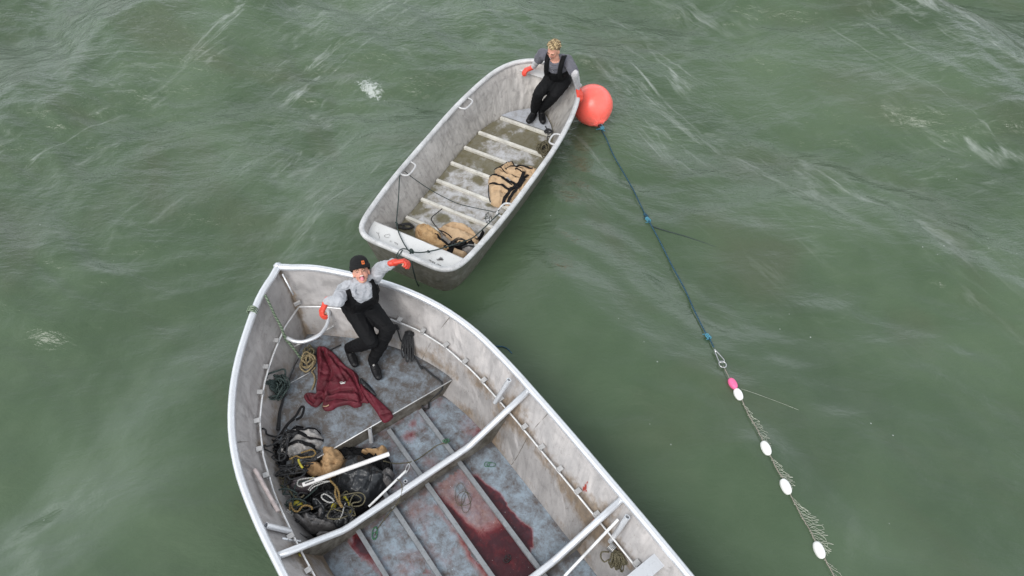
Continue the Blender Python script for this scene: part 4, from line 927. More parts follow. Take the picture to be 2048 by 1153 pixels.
DS=Drape(ol,.303,.045,.035,[(pp(Q3,[(930,640),(1050,800),(1180,960)],.36),.015,.02),(pp(Q3,[(1000,720),(1080,850)],.36),-.02,.012),(pp(Q3,[(1150,1000),(1290,960)],.36),-.02,.015)],.012,8,.009,8); DS.build('sleeve',M['jacket'],jk)
bm=BM(); q=P(*Q3(645,590),.0); z=DJ.z(P(*Q3(645,590),.37))+.004; c=P(*Q3(645,590),z)
box(bm,c,Vector((.022,.004,0)),Vector((-.006,.006,0)),Vector((0,0,.002))); tube(bm,[c+Vector((-.03,.01,.002)),c+Vector((-.01,.016,.003)),c+Vector((.01,.008,.003)),c+Vector((.03,.016,.002))],.003,4); obj('chest_mark',bm,MW,jk,False)
bm=BM(); strap(bm,DJ,pp(Q3,[(385,915),(430,922),(470,905)],.32),.008); obj('hem_lining',bm,M['burlap'],jk,False)
# dark cloth under the jacket
ol=pp(Q3,[(880,500),(960,560),(1040,640),(1100,740),(1040,740),(960,660),(890,600)],.33); tag(Drape(ol,.301,.03,.03,[],.01,9,.012,3).build('black_rag',M['tarp']),'black rag half under the right side of the red jacket','rag')
# ropes on the bow deck
coil('rope_tangle',P(*Q3(215,200),.305),.06,.07,4,.009,M['rope_olive'],'small olive rope tangle left of the red jacket hood',h=.05,seed=12,irr=.4)
coil('rope_tangle',P(*Q3(200,320),.305),.075,.09,5,.010,M['rope_tan'],'tan rope tangle below the olive one, touching the left edge of the red jacket',h=.05,seed=15,irr=.5,extra=[pp(Q3,[(280,370),(230,430),(260,480),(270,560),(230,680)],.31)])
rope('black_strap',pp(Q3,[(90,290),(150,270),(210,245),(300,200),(420,160),(500,130),(620,70)],.312),.008,M['rope_black'],'straight black cord passing under the hood of the red jacket','cord')
rope('tie_rope',[P(*Q4(135,195),1.0),P(*Q4(150,160),1.03),P(*Q4(185,185),1.0),P(*Q4(215,240),1.0),P(*Q4(260,330),.93),P(*Q4(320,460),.82),P(*Q4(400,600),.69),P(*Q4(430,690),.62),P(*Q4(500,800),.50),P(*Q4(580,910),.40),P(*Q4(640,990),.32),P(*Q4(690,1010),.315)],.013,M['rope_green'],'mottled green and white rope tied over the left bow gunwale and hanging to the deck','rope')
t_=bpy.data.objects['tie_rope']; rope('second_strand',[P(*Q4(190,200),1.02),P(*Q4(250,300),.95),P(*Q4(330,480),.80),P(*Q4(410,640),.66),P(*Q4(450,760),.55),P(*Q4(560,880),.42)],.010,M['rope_green'],None,parent=t_)
bm=BM(); gs=bw(.30,-.42,gz(.3)+.012); td=(bw(.5,-.62,gz(.5))-bw(.2,-.31,gz(.2))).normalized()
s_,n_=bloc(P(521,588,gz(.32))); gc=bw(.33,-(gn(.33)+.012),gz(.33)+.012)
for k in range(3):
    cc=gc+td*(k-1)*.022; a_=Vector((0,0,1)); b_=td.cross(a_).normalized(); tube(bm,[cc+(a_*math.cos(t)+b_*math.sin(t))*.047 for t in np.linspace(0,math.tau,15)[:-1]],.010,6,True)
obj('gunwale_hitch',bm,M['rope_green'],t_)
rope('thin_rope',[P(*Q4(620,1010),.305),P(*Q4(560,1120),.305),P(*Q5(560,110),.305),P(*Q5(530,180),.305),P(*Q5(505,250),.305),P(*Q5(480,300),.305)],.004,M['rope_black'],'very thin black cord lying along the left of the bow deck','cord')
# dark green coil hung on the left rail
cq=lambda x,y,z:P(*Q5(x,y),z)
bm=BM(); coil_bm(bm,cq(350,370,.36),.115,.125,13,.009,.12,.4,21,.35); tube(bm,catmull([cq(220,240,.55),cq(215,200,.56),cq(240,180,.54),cq(340,145,.50),cq(420,122,.47),cq(450,140,.45),cq(450,200,.42),cq(430,250,.38)],6),.010,6); tube(bm,catmull([cq(205,300,.5),cq(210,390,.42),cq(240,470,.38),cq(290,520,.35),cq(350,525,.34),cq(390,480,.36)],6),.010,6)
for k in range(8): 
    yy=260+k*7; tube(bm,catmull([cq(185+k*3,yy,.54),cq(250,yy+15*math.sin(k),.50),cq(330,yy+20+k*6,.44),cq(400,340+k*14,.38),cq(440,400,.36)],5),.0085,6)
o=tag(obj('rope_coil',bm,M['rope_dark']),'dark green rope coil hung on the left side rail of the large skiff','rope')
rope('coil_tail',[cq(450,440,.33),cq(425,520,.31),cq(400,600,.305),cq(375,700,.305),cq(370,800,.305),cq(360,900,.31)],.012,M['rope_black'],None,parent=o,rf=lambda t:.4+1.3*t)
# black rope hank on the right rail
hq=lambda x,y,z:P(*R2(x,y),z)
bm=BM()
for k,(xa,xb,yb) in enumerate(((858,886,905),(872,900,880),(888,915,938),(905,930,915),(925,947,934),(870,935,860))):
    x0=893+k*8; tube(bm,catmull([hq(x0,712,.53),hq((x0+xa)/2-3,755,.47),hq(xa,820,.42),hq(xa+2,yb-25,.37),hq((xa+xb)/2,yb,.345),hq(xb,yb-28,.37),hq(xb-3,825,.41),hq((x0+xb)/2+5,760,.46),hq(x0+8,716,.52)],5),.0085,6)
for k in range(4): tube(bm,catmull([hq(885,712+k*5,.50),hq(915,706+k*6,.54),hq(948,716+k*6,.50)],4),.010,6)
o=tag(obj('rope_hank',bm,M['rope_black']),'looped hank of black rope tied on the right side rail behind the seated person','rope')
rope('hank_end',[hq(812,668,.55),hq(820,680,.53),hq(835,720,.49),hq(850,770,.44),hq(875,800,.40),hq(895,800,.41)],.009,M['rope_black'],None,parent=o)
knot('rail_knot',hq(818,672,.55),.016,M['rope_black'],o)
rope('hank_tail',[hq(935,800,.41),hq(945,880,.36),hq(975,930,.33),hq(1010,990,.32),P(*R4(1230,650),.315),P(*R4(1290,700),.31),P(*R4(1345,745),.312),P(*R4(1345,790),.24),P(*R4(1300,830),.17),P(*R4(1270,860),.13),P(*R4(1265,900),.13),P(*R4(1235,905),.13),P(*R4(1225,880),.14)],.010,M['rope_black'],None,parent=o)
# ------- gear heap left of the cross beam
DK=.102
def drape(name,fz,pts,z,base,H,edge,folds,wr,ws,seed,mt,label,cat,step=.012):
    D=Drape(pp(fz,pts,z),base,H,edge,[(pp(fz,q,z),a,w2) for q,a,w2 in folds],wr,ws,step,seed); o=D.build(name,M[mt]); tag(o,label,cat); return D,o
# underlying black netting bulk
DN,o=drape('net_heap',R5,[(250,330),(300,290),(400,330),(520,380),(640,420),(720,330),(860,340),(1010,380),(1060,450),(1050,540),(1000,640),(880,740),(760,820),(620,880),(560,890),(470,830),(380,740),(330,560),(300,460)],.2,DK,.10,.10,[],.05,14,31,'black_web','black net and dark webbing heaped under the bags in front of the cross beam','net',.014)
bm=BM(); rg=random.Random(8)
for k in range(75):
    c=b5(rg.uniform(340,1040),rg.uniform(380,860),.2)
    ins_,_d=poly_inside(DN.o,[c.x],[c.y])
    if ins_[0]: coil_bm(bm,(c.x,c.y,DN.z(c)-.01),rg.uniform(.03,.09),rg.uniform(.02,.06),1,rg.uniform(.003,.006),.03,rg.uniform(0,3),k,.3,5)
obj('net_cord',bm,M['rope_black'],o)
# pale/black striped bag upper left
DG,og=drape('gear_bag',R5,[(345,330),(380,270),(430,210),(480,195),(560,205),(620,245),(640,290),(620,330),(560,370),(480,400),(400,400),(340,380)],.40,.14,.27,.10,[([(380,290),(460,230),(560,215)],-.05,.012),([(370,330),(470,260),(600,240)],.03,.016),([(400,350),(500,290),(620,290)],-.05,.014),([(430,380),(540,330),(630,320)],-.04,.012)],.04,9,33,'greybag2','pale grey duffel bag with black straps heaped against the deck edge','bag')
sbm(DG,R5,[(.030,[(350,340),(400,280),(450,230),(520,200)]),(.035,[(380,300),(450,270),(540,285),(630,290)]),(.02,[(480,235),(540,215),(610,250)]),(.03,[(390,370),(440,310),(500,250)]),(.035,[(400,345),(500,330),(600,345)]),(.02,[(440,230),(500,260),(580,240)])],og,.40,.03)
bm=BM(); tube(bm,catmull([b5(400,240,.38),b5(440,190,.40),b5(470,160,.42),b5(490,125,.44),b5(505,105,.45),b5(518,112,.45),b5(512,145,.43),b5(498,170,.41),b5(470,185,.40)],6),.013,8); tube(bm,catmull([b5(360,300,.34),b5(385,260,.37),b5(420,210,.39),b5(460,180,.40)],6),.014,8); obj('carry_loop',bm,M['black_web'],og)
for x,y in ((545,325),(520,200)):
    bm=BM(); tube(bm,[Vector((p.x,p.y,DG.z(p)+.004)) for p in [b5(x-12,y+5,.4),b5(x,y,.4),b5(x+14,y-4,.4)]],.006,5); obj('red_smear',bm,M['jacket'],og)
# black straps hanging on the rail
DB,ob=drape('strap_heap',R5,[(250,250),(275,240),(300,270),(360,300),(420,350),(440,420),(430,480),(380,500),(330,470),(300,420),(270,350),(245,300)],.32,.13,.22,.08,[],.06,16,35,'black_web','black straps and cords bundled on the left side rail beside the duffel bag','straps',.012)
bm=BM(); rg=random.Random(18)
for k in range(12):
    c=b5(rg.uniform(270,420),rg.uniform(280,470),.32); coil_bm(bm,(c.x,c.y,DB.z(c)-.015),.06,.03,1,.007,.03,rg.uniform(0,3),k+60,.3,6)
tube(bm,catmull([b5(250,300,.44),b5(248,260,.50),b5(262,240,.52),b5(282,250,.52),b5(290,275,.46),b5(340,290,.38),b5(380,280,.36),b5(430,250,.38)],6),.010,6)
obj('loose_strap',bm,M['rope_black'],ob)
# tan sack
DT,ot=drape('tan_sack',R5,[(600,345),(640,320),(690,320),(730,345),(755,385),(755,420),(720,470),(680,510),(640,520),(600,500),(560,500),(510,470),(500,440),(540,420),(580,415),(610,400)],.36,.17,.17,.09,[([(600,420),(620,450),(625,500)],-.06,.014),([(700,350),(720,400),(690,440),(650,460)],-.025,.014),([(610,400),(650,440),(690,440)],-.025,.012),([(520,440),(580,450),(620,470)],.02,.02)],.035,9,36,'burlap2','rounded tan sack in the middle of the gear heap beside the black tarp bundle','sack',.011)
drape('tan_flap',R5,[(860,355),(900,335),(950,340),(985,325),(1015,322),(1022,350),(1000,395),(960,385),(920,370),(880,375)],.3,.15,.13,.05,[([(890,350),(950,370),(1000,380)],-.04,.01),([(980,330),(970,380)],-.03,.01)],.025,12,37,'burlap2','small crumpled tan cloth behind the black tarp bundle, near the deck riser','cloth',.009)
# black tarp bundle
DP,op=drape('tarp_bundle',R5,[(700,510),(720,450),(760,390),(810,365),(860,365),(900,395),(950,430),(1000,460),(1050,490),(1055,540),(1010,560),(960,620),(900,665),(830,670),(770,640),(740,590),(710,560)],.36,.12,.26,.16,[([(760,400),(740,480),(730,540)],-.02,.01),([(800,380),(780,450),(760,520)],.02,.012),([(920,430),(930,520),(900,600)],-.05,.016),([(950,480),(1000,500),(1040,540)],-.05,.014),([(840,400),(860,480),(840,560),(800,620)],.02,.02),([(980,560),(960,600)],-.03,.01)],.028,8,38,'tarp','black tarpaulin bundle with dull creases lying under the white pipe','tarp',.011)
drape('crumpled_plastic',R5,[(1000,470),(1040,460),(1070,490),(1050,520),(1060,550),(1010,560),(980,530)],.34,.17,.15,.05,[],.05,18,39,'greybag','crumpled dark plastic at the right end of the black tarp bundle','plastic',.009)
# purple grey bag with yellow tab
DV,ov=drape('grey_bag',R5,[(400,560),(440,510),(500,500),(560,515),(575,550),(560,570),(520,600),(450,610),(410,600)],.36,.16,.16,.07,[([(420,560),(500,540),(560,545)],-.03,.012),([(420,590),(500,575)],-.025,.01)],.02,10,40,'purplebag','purplish grey bag with a yellow tab under the left end of the white pipe','bag',.011)
sbm(DV,R5,[(.055,[(548,515),(556,535),(562,550)])],ov,.33,.05,'tab','yellow')
# grey tents / bags below
DQ,oq=drape('grey_bag',R5,[(360,760),(400,720),(450,720),(500,730),(560,740),(600,700),(660,700),(690,760),(700,820),(620,840),(540,850),(470,820),(420,790)],.34,.11,.24,.10,[([(540,740),(540,790)],.05,.02),([(470,740),(530,800),(560,850)],-.04,.014),([(590,720),(600,780),(690,800)],-.05,.014),([(560,800),(620,810),(690,815)],-.03,.01),([(380,740),(430,760)],.03,.02)],.035,9,41,'greybag','charcoal grey bag with pale folds in front of the cross beam, below the yellow patches','bag',.011)
D6,o6=drape('pale_cloth',R5,[(350,790),(365,750),(400,725),(440,730),(450,760),(420,780),(400,800),(370,800)],.38,.26,.14,.05,[],.04,14,42,'greybag2','crumpled pale grey cloth next to the left side rail behind the cross beam','cloth',.009)
D7,o7=drape('dark_case',R5,[(410,810),(450,830),(520,870),(570,885),(540,895),(470,900),(430,880),(415,850)],.36,.11,.22,.05,[([(430,830),(500,870),(550,890)],.02,.01)],.015,9,43,'greybag','dark narrow cloth case wedged against the cross beam on the left','case',.011)
drape('grey_bag',R5,[(575,870),(600,850),(650,845),(720,850),(740,840),(700,865),(640,880),(590,890)],.32,.12,.16,.04,[([(590,870),(650,860),(710,858)],-.03,.01)],.02,12,44,'greybag','flat grey bag edge showing just behind the cross beam pipe','bag',.011)
D8,o8=drape('blue_grey_cloth',R5,[(560,700),(555,670),(580,650),(620,660),(650,700),(660,740),(640,780),(600,770),(620,740),(600,720)],.38,.22,.18,.05,[([(590,690),(620,720),(610,760)],-.03,.01)],.02,12,45,'tarp','dark blue cloth curled between the yellow patches and the white cord','cloth',.010)
# yellow patches and flags
for q,lab in (([(430,700),(470,675),(505,690),(500,715),(450,722)],'mustard yellow cloth patch among the grey bags, leftmost of the heap'),([(680,720),(690,695),(715,690),(712,725),(690,735)],'dull yellow tag low in the heap beside the ochre rope'),([(745,655),(775,640),(790,680),(770,675)],'bright yellow tag right of the ochre rope'),([(775,690),(795,685),(812,710),(795,722)],'small yellow tag under the bright yellow one'),([(790,740),(815,730),(825,745),(800,758)],'lowest yellow tag, just behind the cross beam'),([(385,815),(400,805),(425,825),(415,840),(390,835)],'yellow tag at the left end of the heap beside the rod holder'),([(505,1040),(515,1038),(522,1060),(508,1062)],'yellow tag on the left side rail behind the cross beam')):
    D=Drape(pp(R5,q,.34),.30 if q[0][1]<1000 else .47,.03,.02,[],.012,14,.008,51,smooth=2); tag(D.build('yellow_tag',M['yellow']),lab,'tag')
def hr(name,pts,z,r,mt,lab,cat='rope',jit=0): return rope(name,[b5(x,y,z if not isinstance(z,list) else z[i]) for i,(x,y) in enumerate(pts)],r,M[mt],lab,cat,jit=jit)
hr('ochre_rope',[(430,745),(435,700),(450,740),(480,752),(510,720),(540,715),(565,725),(570,740)],.40,.009,'rope_ochre','short ochre rope curling over the grey bag on the left')
hr('ochre_rope',[(680,560),(700,580),(715,600),(712,640),(725,680),(745,715),(755,722),(740,690),(735,640),(720,600)],.40,.010,'rope_ochre','thick ochre braided rope hanging below the middle of the white pipe')
hr('ochre_rope',[(430,430),(470,410),(500,420),(540,415),(575,410),(590,390),(570,370),(530,380),(500,390)],.42,.008,'rope_ochre','thin ochre cord knotted between the tan sack and the black straps')
hr('ochre_hook',[(485,430),(490,450),(505,475),(512,482)],.42,.011,'yellow','small bright yellow plastic hook on the tan sack','hook')
hr('pale_rope',[(510,600),(480,590),(485,560),(520,550),(580,545),(610,560)],.41,.007,'rope_grey','pale cord loop round the left end of the white pipe')
hr('pale_rope',[(545,620),(570,590),(620,570),(680,565),(640,575),(580,600),(555,625)],.40,.006,'rope_grey','pale cord doubled under the middle of the white pipe')
hr('pale_rope',[(700,695),(670,695),(635,675),(628,655),(650,645),(690,670),(705,690)],.41,.007,'rope_grey','pale open cord loop beside the ochre braided rope')
hr('pale_rope',[(735,805),(755,770),(765,730),(775,700)],.36,.006,'rope_grey','straight pale cord end hanging toward the cross beam')
hr('olive_rope',[(345,480),(335,510),(360,540),(400,545),(440,500),(450,440),(440,410)],.33,.010,'rope_olive','olive rope loop between the black straps and the purplish bag')
hr('olive_rope',[(385,640),(380,600),(400,560),(430,620),(460,660),(500,665),(520,650)],.34,.009,'rope_olive','olive rope bent down the left side of the heap')
hr('brown_rope',[(1010,440),(1080,455),(1160,450),(1220,430),(1290,380),(1340,345),(1400,325),(1425,315)],[.25,.17,.165,.13,.13,.165,.17,.165],.0055,'rope_olive','thin brown cord leading from the tarp bundle across the floor stringers')
g=coil('green_twine',b5(1395,322,.16),.035,.02,3,.0035,M['twine_green'],'small knot of green twine on the floor stringer near the deck',seed=5)
coil('green_twine',P(*R6(300,580),.105),.05,.04,2,.003,M['twine_green'],'loop of green twine on the clean floor panel behind the cross beam',seed=8,h=.01,irr=.5)
coil('brown_twine',P(*R6(165,770),.105),.07,.11,3,.0024,M['rope_olive'],'tangle of brown twine in the blood stained floor panel',seed=14,h=.02,irr=.6)
coil('brown_twine',P(*R6(390,1070),.105),.04,.03,2,.0035,M['rope_black'],'small dark twine scrap in the pooled blood',seed=16,h=.01,irr=.6)
coil('green_scrap',b5(945,910,.105),.035,.06,3,.004,M['twine_green'],'dark green twine scrap on the floor behind the cross beam',seed=17,h=.01,irr=.6)
hr('thin_rope',[(1095,552),(1115,570),(1125,610),(1115,660),(1090,710),(1040,770),(980,850),(955,900)],[.36,.38,.37,.33,.24,.13,.11,.11],.0045,'rope_olive','thin olive cord looped over the middle of the cross beam pipe')
rg=random.Random(77)
def scatter(name,mt,label,n_,r,box_,z,seed,Dr=None,sz=(.05,.11)):
    rg=random.Random(seed); bm=BM()
    prev=None; pts=[]
    for k in range(n_):
        x=rg.uniform(*box_[:2]); y=rg.uniform(*box_[2:]); c=b5(x,y,z+rg.uniform(-.03,.05)); a=rg.uniform(0,6.28); R_=rg.uniform(*sz)
        for j in range(4): pts.append(c+Vector((math.cos(a+j*1.1)*R_,math.sin(a+j*1.1)*R_*.6,rg.uniform(-.03,.03))))
    tube(bm,catmull(pts,5),r,6); tag(obj(name,bm,M[mt]),label,'rope')
scatter('black_rope','rope_black','long black rope snaking through the gear heap under the tan sack',9,.0085,(300,640,400,560),.36,3)
scatter('black_rope','rope_black','black rope tangled low in the heap just in front of the cross beam',9,.009,(430,800,640,830),.33,4)
scatter('dark_rope','rope_dark','dark green rope tangled between the grey bags and left side rail',7,.0075,(330,560,560,760),.34,5)
scatter('olive_rope','rope_olive','olive rope woven through the right part of the heap below the tarp bundle',6,.0065,(640,880,640,780),.33,6)
scatter('black_rope','rope_black','black cords looping over the duffel bag and left rail',8,.008,(270,460,260,420),.46,9,sz=(.04,.09))
drape('dark_rag',R5,[(250,260),(290,250),(340,300),(350,380),(400,430),(420,520),(350,540),(320,500),(280,430),(255,340)],.30,.14,.15,.07,[],.06,17,61,'tarp','black wet rag bundle along the left hull side under the straps','rag',.012)
drape('dark_rag',R5,[(620,600),(700,590),(760,640),(800,700),(840,780),(780,830),(700,830),(650,760),(610,690)],.30,.12,.14,.06,[],.05,16,62,'tarp','dark wet rag bundle between the ochre rope and the cross beam','rag',.012)
# pipes and poles
def pole(name,a,b,r,mt,label,cat='pipe',holl=False):
    t=thing(name,label,cat,a); bm=BM()
    if holl: pipe(bm,a,b,r,.005)
    else: tube(bm,[a,b],r,12)
    o=obj('shaft',bm,mt,t); split(o,40); return t
wp=pole('white_pipe',b5(512,588,.43),b5(1046,396,.44),.0225,M['plastic_white'],'white plastic pipe lying across the tarp bundle and tan sack','pipe')
a=b5(512,588,.43);b=b5(1046,396,.44);d=(b-a).normalized(); bm=BM(); box(bm,a+d*.07+Vector((0,-.004,.0225)),d*.045,d.cross(Vector((0,0,1)))*.008,Vector((0,0,.0012))); obj('scuff_label',bm,M['greybag'],wp,False)
pole('metal_pole',b5(920,722,.30),b5(1150,500,.36),.0125,M['rod'],'thin pale pole leaning from the cross beam to the floor right of the tarp bundle','pole')
bm=BM(); tube(bm,catmull([b5(1142,512,.365),b5(1150,480,.37),b5(1165,458,.37),b5(1172,470,.37),b5(1160,500,.37),b5(1148,516,.365)],5),.005,6); tag(obj('gaff_hook',bm,M['steel']),'narrow steel hook end at the top of the thin pale pole','hook')
pole('old_pipe',b5(215,492,.66),b5(360,752,.60),.020,simple('corroded_pipe',(.42,.36,.35),.7,.4,14),'corroded pinkish grey pipe lying along the left hull side behind the rail','pipe')
pole('metal_pole',P(*Z8(775,395),.66),P(*Z8(60,1153),.40),.014,M['rod'],'slim metal pole leaning beside the second cross beam on the right','pole')
# brown rope coil behind the second beam
bm=BM(); rg=random.Random(31)
for k in range(15):
    x0=700+k*9; x1=650+k*17; yb=1010+rg.uniform(-10,90); yt=790+rg.uniform(-10,50)+k*4
    tube(bm,catmull([P(*Z8(x0,yt),.47),P(*Z8(x1+25,yt+110),.42),P(*Z8(x1,yb-40),.36),P(*Z8(x1+22,yb),.34),P(*Z8(x1+50,yb-60),.37),P(*Z8(x0+40,yt+90),.43),P(*Z8(x0+18,yt+6),.47)],5),.0075,6)
tube(bm,catmull([P(*Z8(660,830),.42),P(*Z8(560,830),.40),P(*Z8(545,900),.38),P(*Z8(590,960),.38),P(*Z8(650,930),.40)],5),.0075,6)
o=tag(obj('rope_coil',bm,M['rope_olive']),'brown rope hank with a wire binding hung behind the second cross beam','rope')
bm=BM()
for k in range(5):
    cc=P(*Z8(665+k*14,745+k*13),.47); a_=Vector((.6,.6,0)).normalized(); b_=Vector((0,0,1)); tube(bm,[cc+(a_*math.cos(t)*.04+b_*math.sin(t)*.03) for t in np.linspace(0,math.tau,13)[:-1]],.0038,5,True)
obj('wire_binding',bm,M['steel'],o)
bm=BM(); bmesh.ops.create_uvsphere(bm,u_segments=12,v_segments=8,radius=.018,matrix=Matrix.Translation(P(*Z8(460,418),.47))); tag(obj('red_bead',bm,M['buoy']),'small red bead float stuck at the side rail beside the second cross beam','bead')
# ================================================================== people
M['skin']=None
def skin_mat():
    m,n,b=mat('skin'); v=coords(n); f=nz(n,18,4,.6,v); c=ramp(n,f,[(.3,(.50,.235,.165)),(.7,(.62,.33,.24))]); a=attr(n); c=mix(n,a[0],c,(.40,.10,.085)); c=mix(n,a[1],c,(.20,.10,.06))
    n.links.new(c,b.inputs['Base Color']); b.inputs['Roughness'].default_value=.5; b.inputs['Subsurface Weight'].default_value=.12; b.inputs['Subsurface Radius'].default_value=(.01,.004,.002); b.inputs['Subsurface Scale'].default_value=.5; return m
M['skin']=skin_mat()
M['hoodie']=cloth_mat('light_grey_hoodie',(.37,.38,.405),(.24,.25,.27),7,.9,.2,110,0,.3); M['sleeve_grey']=cloth_mat('pale_grey_sleeve',(.46,.45,.46),(.28,.27,.28),9,.9,.1,110,0,.3); M['tee']=cloth_mat('slate_tee_shirt',(.105,.105,.125),(.06,.06,.075),7,.9,.1,110,0,.3)
M['bib']=cloth_mat('black_neoprene_bib',(.0042,.0044,.0052),(.0025,.0025,.003),6,.8,0,70,.08,.3); M['boot']=simple('black_rubber_boot',(.006,.006,.007),.5,.3,14,0,.15,.004,.3); M['glove']=simple('orange_rubber_glove',(.62,.055,.03),.45,.2,16,0,.25,.004)
M['beanie']=simple('black_knit_beanie',(.004,.004,.0045),.95,.3,60); M['orange_patch']=simple('orange_patch',(.55,.12,.02),.6); M['mouth']=simple('mouth_dark',(.08,.012,.012),.5); M['tongue']=simple('tongue',(.62,.20,.24),.4); M['teeth']=simple('teeth',(.75,.72,.65),.3,.05)
M['eye']=simple('eye_dark',(.05,.04,.035),.3); M['brow']=simple('brow_hair',(.16,.09,.045),.9); M['reflect']=simple('pale_boot_mark',(.6,.58,.55),.5)
def hair_mat():
    m,n,b=mat('bleached_curly_hair'); v=coords(n); vo=N_(n,'TexVoronoi',Scale=55.); n.links.new(v,vo.inputs['Vector']); a=attr(n)
    c=ramp(n,vo.outputs['Distance'],[(.2,(.52,.41,.24)),(.5,(.26,.18,.085)),(.75,(.06,.04,.02))]); c=mix(n,mth(n,'MULTIPLY',a[0],.65),c,(.09,.055,.03)); n.links.new(c,b.inputs['Base Color']); b.inputs['Roughness'].default_value=.8; return m
M['hair']=hair_mat()
def sph(bm,c,r,m3=None,sc=(1,1,1),sub=2):
    m=Matrix.Translation(Vector(c))
    if m3 is not None: m=m@m3.to_4x4()
    m=m@Matrix.Diagonal((r*sc[0],r*sc[1],r*sc[2],1)); bmesh.ops.create_icosphere(bm,subdivisions=sub,radius=1,matrix=m)
def limb(bm,pts,rad,curve=True):
    "chain of overlapping balls along a path with tapering radius"
    pts=[Vector(p) for p in pts]; c=catmull(pts,6) if curve and len(pts)>2 else pts; m=len(c); rr=np.interp(np.linspace(0,1,m),np.linspace(0,1,len(rad)),rad)
    for (a,ra),(b,rb) in zip(zip(c,rr),zip(c[1:],rr[1:])):
        k=max(1,int((b-a).length/(min(ra,rb)*.35))+1)
        for i in range(k): t=i/k; sph(bm,a.lerp(b,t),ra+(rb-ra)*t)
    sph(bm,c[-1],rr[-1])
def meld(name,bm,mt,parent,vox=.008,sm_=6,wr=0,ws=18,seed=0,dirs=None):
    "voxel-melds overlapping volumes into one continuous skin, smooths, adds cloth folds"
    me=bpy.data.meshes.new('t'); bm.to_mesh(me); bm.free(); o=bpy.data.objects.new('t',me); C.objects.link(o)
    r=o.modifiers.new('r','REMESH'); r.mode='VOXEL'; r.voxel_size=vox; s_=o.modifiers.new('s','SMOOTH'); s_.iterations=sm_; s_.factor=.5
    dg=bpy.context.evaluated_depsgraph_get(); m2=bpy.data.meshes.new_from_object(o.evaluated_get(dg)); bpy.data.objects.remove(o)
    b2=BM(); b2.from_mesh(m2); b2.normal_update()
    if wr:
        nn=[v.normal.copy() for v in b2.verts]
        for v,n in zip(b2.verts,nn):
            p=v.co; q=Vector((p.x*ws,p.y*ws,p.z*ws*1.6+seed)); q+=.5*mn.noise_vector(q*.6); a=1-abs(2*mn.noise(q)); v.co=p+n*wr*(a*a-.55+.35*mn.noise(q*2.7))
    return obj(name,b2,mt,parent)
def basis(f,u): 
    f=Vector(f).normalized(); r=f.cross(Vector(u)).normalized(); u=r.cross(f).normalized(); return f,u,r
def reach(px,parent,L,near=True):
    "point on the sight line of photo point px at distance L from parent"
    best=None
    for z in np.linspace(-.2,2.4,521):
        p=P(px[0],px[1],z); e=abs((p-parent).length-L)
        best_ok=(best is None) or e<best[0]-1e-4
        if best_ok: best=(e,p,z)
    cand=[]; prev=None
    for z in np.linspace(-.2,2.4,521):
        p=P(px[0],px[1],z); e=(p-parent).length-L
        if prev is not None and prev[0]*e<=0: cand.append(p)
        prev=(e,z)
    if cand: return max(cand,key=lambda p:p.z) if near else min(cand,key=lambda p:p.z)
    return best[1]
def hand(bm,w,d,n,side,curl,size=1.,r0=.0105):
    "palm, four unequal bent fingers and a side thumb: w wrist, d pointing direction, n palm normal (finger closing side)"
    d,n,_=basis(d,n); s=d.cross(n)*side; z=size
    limb(bm,[w-d*.02*z,w+d*.02*z],[.027*z,.030*z])
    for k in range(5):
        o=s*((k-2)*.0165*z); limb(bm,[w+d*.02*z+o*.7,w+d*.085*z+o],[.019*z,.017*z])
    for k,(L,off) in enumerate(((.070,-.030),(.080,-.010),(.076,.011),(.060,.031))):
        p=w+d*.09*z+s*off*z; a=curl*(.7+.1*k); pts=[p-d*.012*z]; dd=d.copy(); p2=p
        for j in range(3):
            dd=(dd*math.cos(a)+n*math.sin(a)); nn_=(n*math.cos(a*(j+1))-d*math.sin(a*(j+1))); p2=p2+ (d*math.cos(a*(j+1))+n*math.sin(a*(j+1)))*L*z*(.45,.32,.23)[j]; pts.append(p2)
        pts2=[pts[0],p]+pts[1:]; limb(bm,pts2,[r0*1.12*z,r0*1.1*z,r0*z,r0*.92*z,r0*.8*z],False)
    t0=w+d*.03*z-s*.026*z; t1=t0+(d*.6-s*.75+n*.25).normalized()*.042*z; t2=t1+(d*.75-s*.2+n*.6).normalized()*.034*z; t3=t2+(d*.6+s*.15+n*.75).normalized()*.024*z
    limb(bm,[t0,t1,t2,t3],[r0*1.5*z,r0*1.2*z,r0*1.1*z,r0*.9*z],False)
def boot(name,ank,toe_dir,up,parent,z0,L=.27):
    "rubber boot: shaft stub, heel, instep, toe; sole as its own part"
    d=Vector(toe_dir); d.z=0; d.normalize(); s=Vector((-d.y,d.x,0)); h=Vector((ank.x,ank.y,z0+.045))
    bm=BM(); heel=h-d*.045
    limb(bm,[ank+up*.10,ank+up*.03,h+Vector((0,0,.035))],[.060,.056,.050])
    for k in range(9):
        t=k/8; c=heel+d*(L-.06)*t; c.z=z0+.040+.030*(1-t)**2; w_=.040+.010*math.sin(t*3.1)+(.004 if t>.5 else 0)
        sph(bm,c,1,Matrix((d,s,Vector((0,0,1)))).transposed(),(.045,w_,.036+.022*(1-t)**1.5))
    o=meld(name,bm,M['boot'],parent,.006,5,.0015,25,3)
    bm=BM(); pts=[]
    for a in np.linspace(0,math.tau,25)[:-1]:
        x=(L/2)*math.cos(a); w_=.047*(1+.12*math.cos(a))*math.sin(a); pts.append(heel+d*(L/2-.035+x)+s*w_)
    for a in pts: a.z=z0+.001
    A=[bm.verts.new(p) for p in pts]; B_=[bm.verts.new(p+Vector((0,0,.018))) for p in pts]; bm.faces.new(A[::-1]); bm.faces.new(B_)
    for i in range(len(A)): bm.faces.new((A[i],A[(i+1)%len(A)],B_[(i+1)%len(A)],B_[i]))
    obj('sole',bm,M['boot'],o,False); return o
